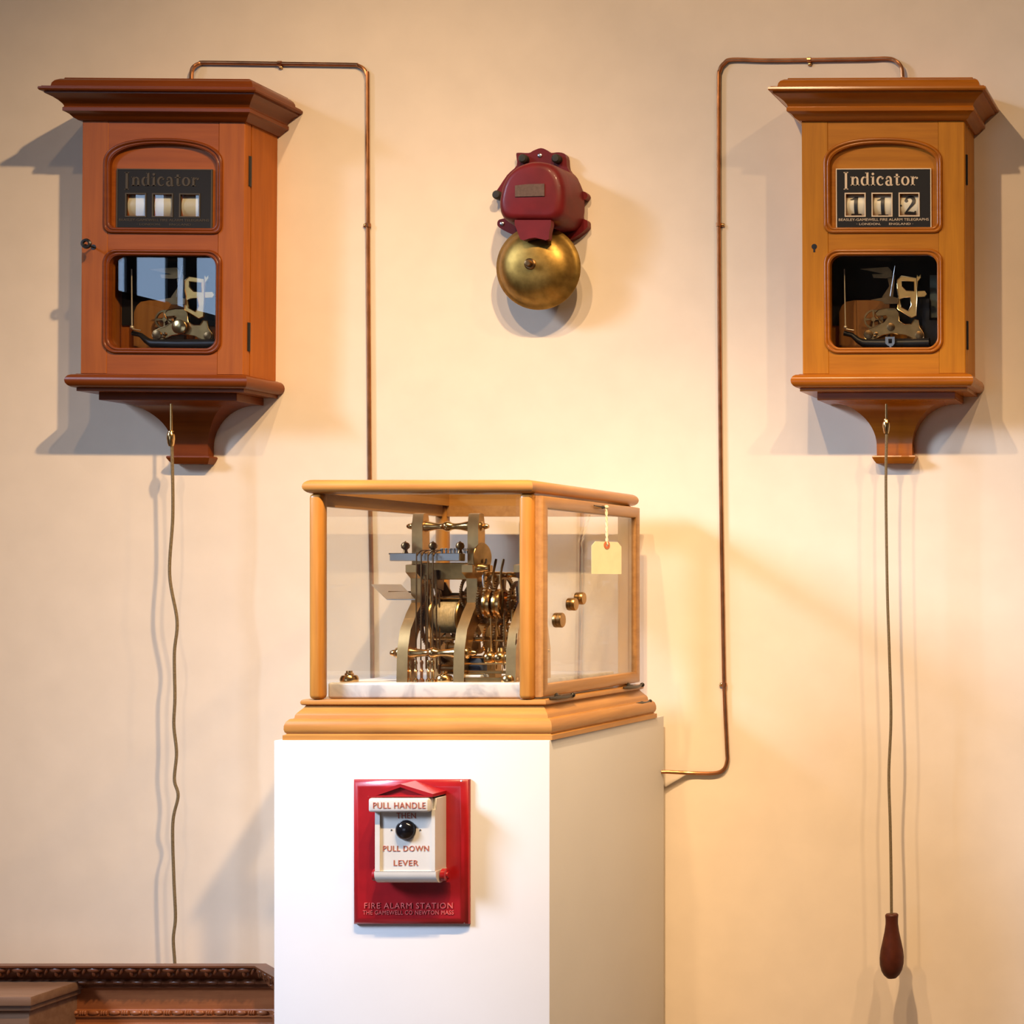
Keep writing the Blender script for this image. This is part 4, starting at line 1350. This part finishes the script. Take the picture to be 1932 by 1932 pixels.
# ------------------------------------------------------------------ carved wooden cabinet at lower left
dK = 2.95
yK = dK - D0
cx_ = W(480, 1826, dK).x
ztop = W(240, 1822.5, dK).z
path = [(-2.75, yK), (cx_, yK), (-1.655, yK - (-1.655 - cx_))]
u = .00093
kz = lambda py: ztop - (py - 1822.5) * u
cb = thing('carved_cabinet', 'dark carved oak cabinet with a leaf cornice at the lower left', 'cabinet', (-2.2, yK, 0))
cprof = [(0, kz(1822.5)), (0, kz(1826)), (-.003, kz(1827.5)), (-.006, kz(1834)), (-.012, kz(1842)), (-.020, kz(1849)), (-.024, kz(1853)), (-.021, kz(1857)), (-.021, kz(1862)), (-.025, kz(1863)),
         (-.025, kz(1866)), (-.028, kz(1867)), (-.028, kz(1871)), (-.048, kz(1871)), (-.024 - .012, kz(1850)), (-.020, kz(1822.5))]
cprof = [(o + .020 - .020, zz_) for o, zz_ in cprof]
cn = build('cornice', MB().sweep(path, cprof), M['carv'], cb, smooth=35)
cv = MB()


def along(path, s_):
    P = [Vector(p) for p in path]
    for a, b in zip(P, P[1:]):
        L = (b - a).length
        if s_ <= L:
            t = (b - a) / L
            return a + t * s_, t, Vector((t.y, -t.x))
        s_ -= L
    return None


tot = sum((Vector(b) - Vector(a)).length for a, b in zip(path, path[1:]))
s0 = .25
i = 0
while s0 < tot:
    r_ = along(path, s0)
    if not r_:
        break
    p, t, nv = r_
    for (o, zc_, ra, rb, rc_) in ((-.0045, kz(1831.5), .0120, .0036, .0050), (-.0100, kz(1840), .0062, .003, .0062), (-.0060, kz(1836), .0035, .0040, .0085), (-.0215, kz(1859.5), .0120, .0030, .0034)):
        ctr = Vector((p.x + nv.x * o, p.y + nv.y * o, zc_))
        rotm = Matrix(((t.x, nv.x, 0), (t.y, nv.y, 0), (0, 0, 1))).to_4x4()
        bmesh.ops.create_uvsphere(cv.bm, u_segments=8, v_segments=6, radius=1, matrix=Matrix.Translation(ctr) @ rotm @ Matrix.Diagonal((ra, rb, rc_, 1)))
    # little scroll between leaves
    r2 = along(path, s0 + .0165)
    if r2:
        p2, t2_, n2 = r2
        ctr = Vector((p2.x + n2.x * -.0055, p2.y + n2.y * -.0055, kz(1833)))
        rotm = Matrix(((t2_.x, n2.x, 0), (t2_.y, n2.y, 0), (0, 0, 1))).to_4x4()
        bmesh.ops.create_uvsphere(cv.bm, u_segments=8, v_segments=6, radius=1, matrix=Matrix.Translation(ctr) @ rotm @ Matrix.Rotation(R(25), 4, 'Y') @ Matrix.Diagonal((.0026, .0035, .0085, 1)))
    s0 += .0330
build('carved_leaves', cv, M['carv'], cn, smooth=60)
bprof = [(-.034, kz(1870)), (-.034, kz(1913)), (-.031, kz(1915)), (-.031, kz(1938)), (-.029, kz(1940)), (-.029, .02), (-.055, .02), (-.055, kz(1870))]
build('panel', MB().sweep(path, bprof), M['carv_p'], cb, smooth=35)
bm_ = MB()
s0 = .25
k = 0
xs = cx_ + .02
L1 = cx_ + 2.75
while s0 < tot:
    r_ = along(path, s0)
    if not r_:
        break
    p, t, nv = r_
    big = k % 4 == 0
    ra = .0105 if big else .0022
    ctr = Vector((p.x + nv.x * -.030, p.y + nv.y * -.030, kz(1919)))
    rotm = Matrix(((t.x, nv.x, 0), (t.y, nv.y, 0), (0, 0, 1))).to_4x4()
    bmesh.ops.create_uvsphere(bm_.bm, u_segments=10, v_segments=6, radius=1, matrix=Matrix.Translation(ctr) @ rotm @ Matrix.Diagonal((ra, .0040, .0046, 1)))
    s0 += .0145 if big else (.0042 if k % 4 != 3 else .0145)
    k += 1
bm_.sweep(path, [(-.0285, kz(1924)), (-.0285, kz(1927)), (-.033, kz(1928)), (-.033, kz(1923))])
build('bead_moulding', bm_, M['carv_p'], cb, smooth=60)
# projecting pier with its slab
zc1 = z(-.6985)
px1, yq0, yq1 = -2.1090, 2.857 - D0, yK + .036
build('pier_slab', MB().box(-2.70, px1, yq0, yq1, zc1 - .0165, zc1, .0025, 2), M['carv_g'], cb, label='worn greyish wooden slab')
pr_ = MB().box(-2.70, px1 - .012, yq0 + .013, yq1, .02, zc1 - .026, .001, 1).box(-2.70, px1 - .005, yq0 + .006, yq1, zc1 - .026, zc1 - .0165, .002, 2)
build('pier', pr_, M['carv_g'], cb)
build('foot', MB().box(-2.70, cx_ - .08, yK + .03, yK + .06, 0, .03), M['carv'], cb)
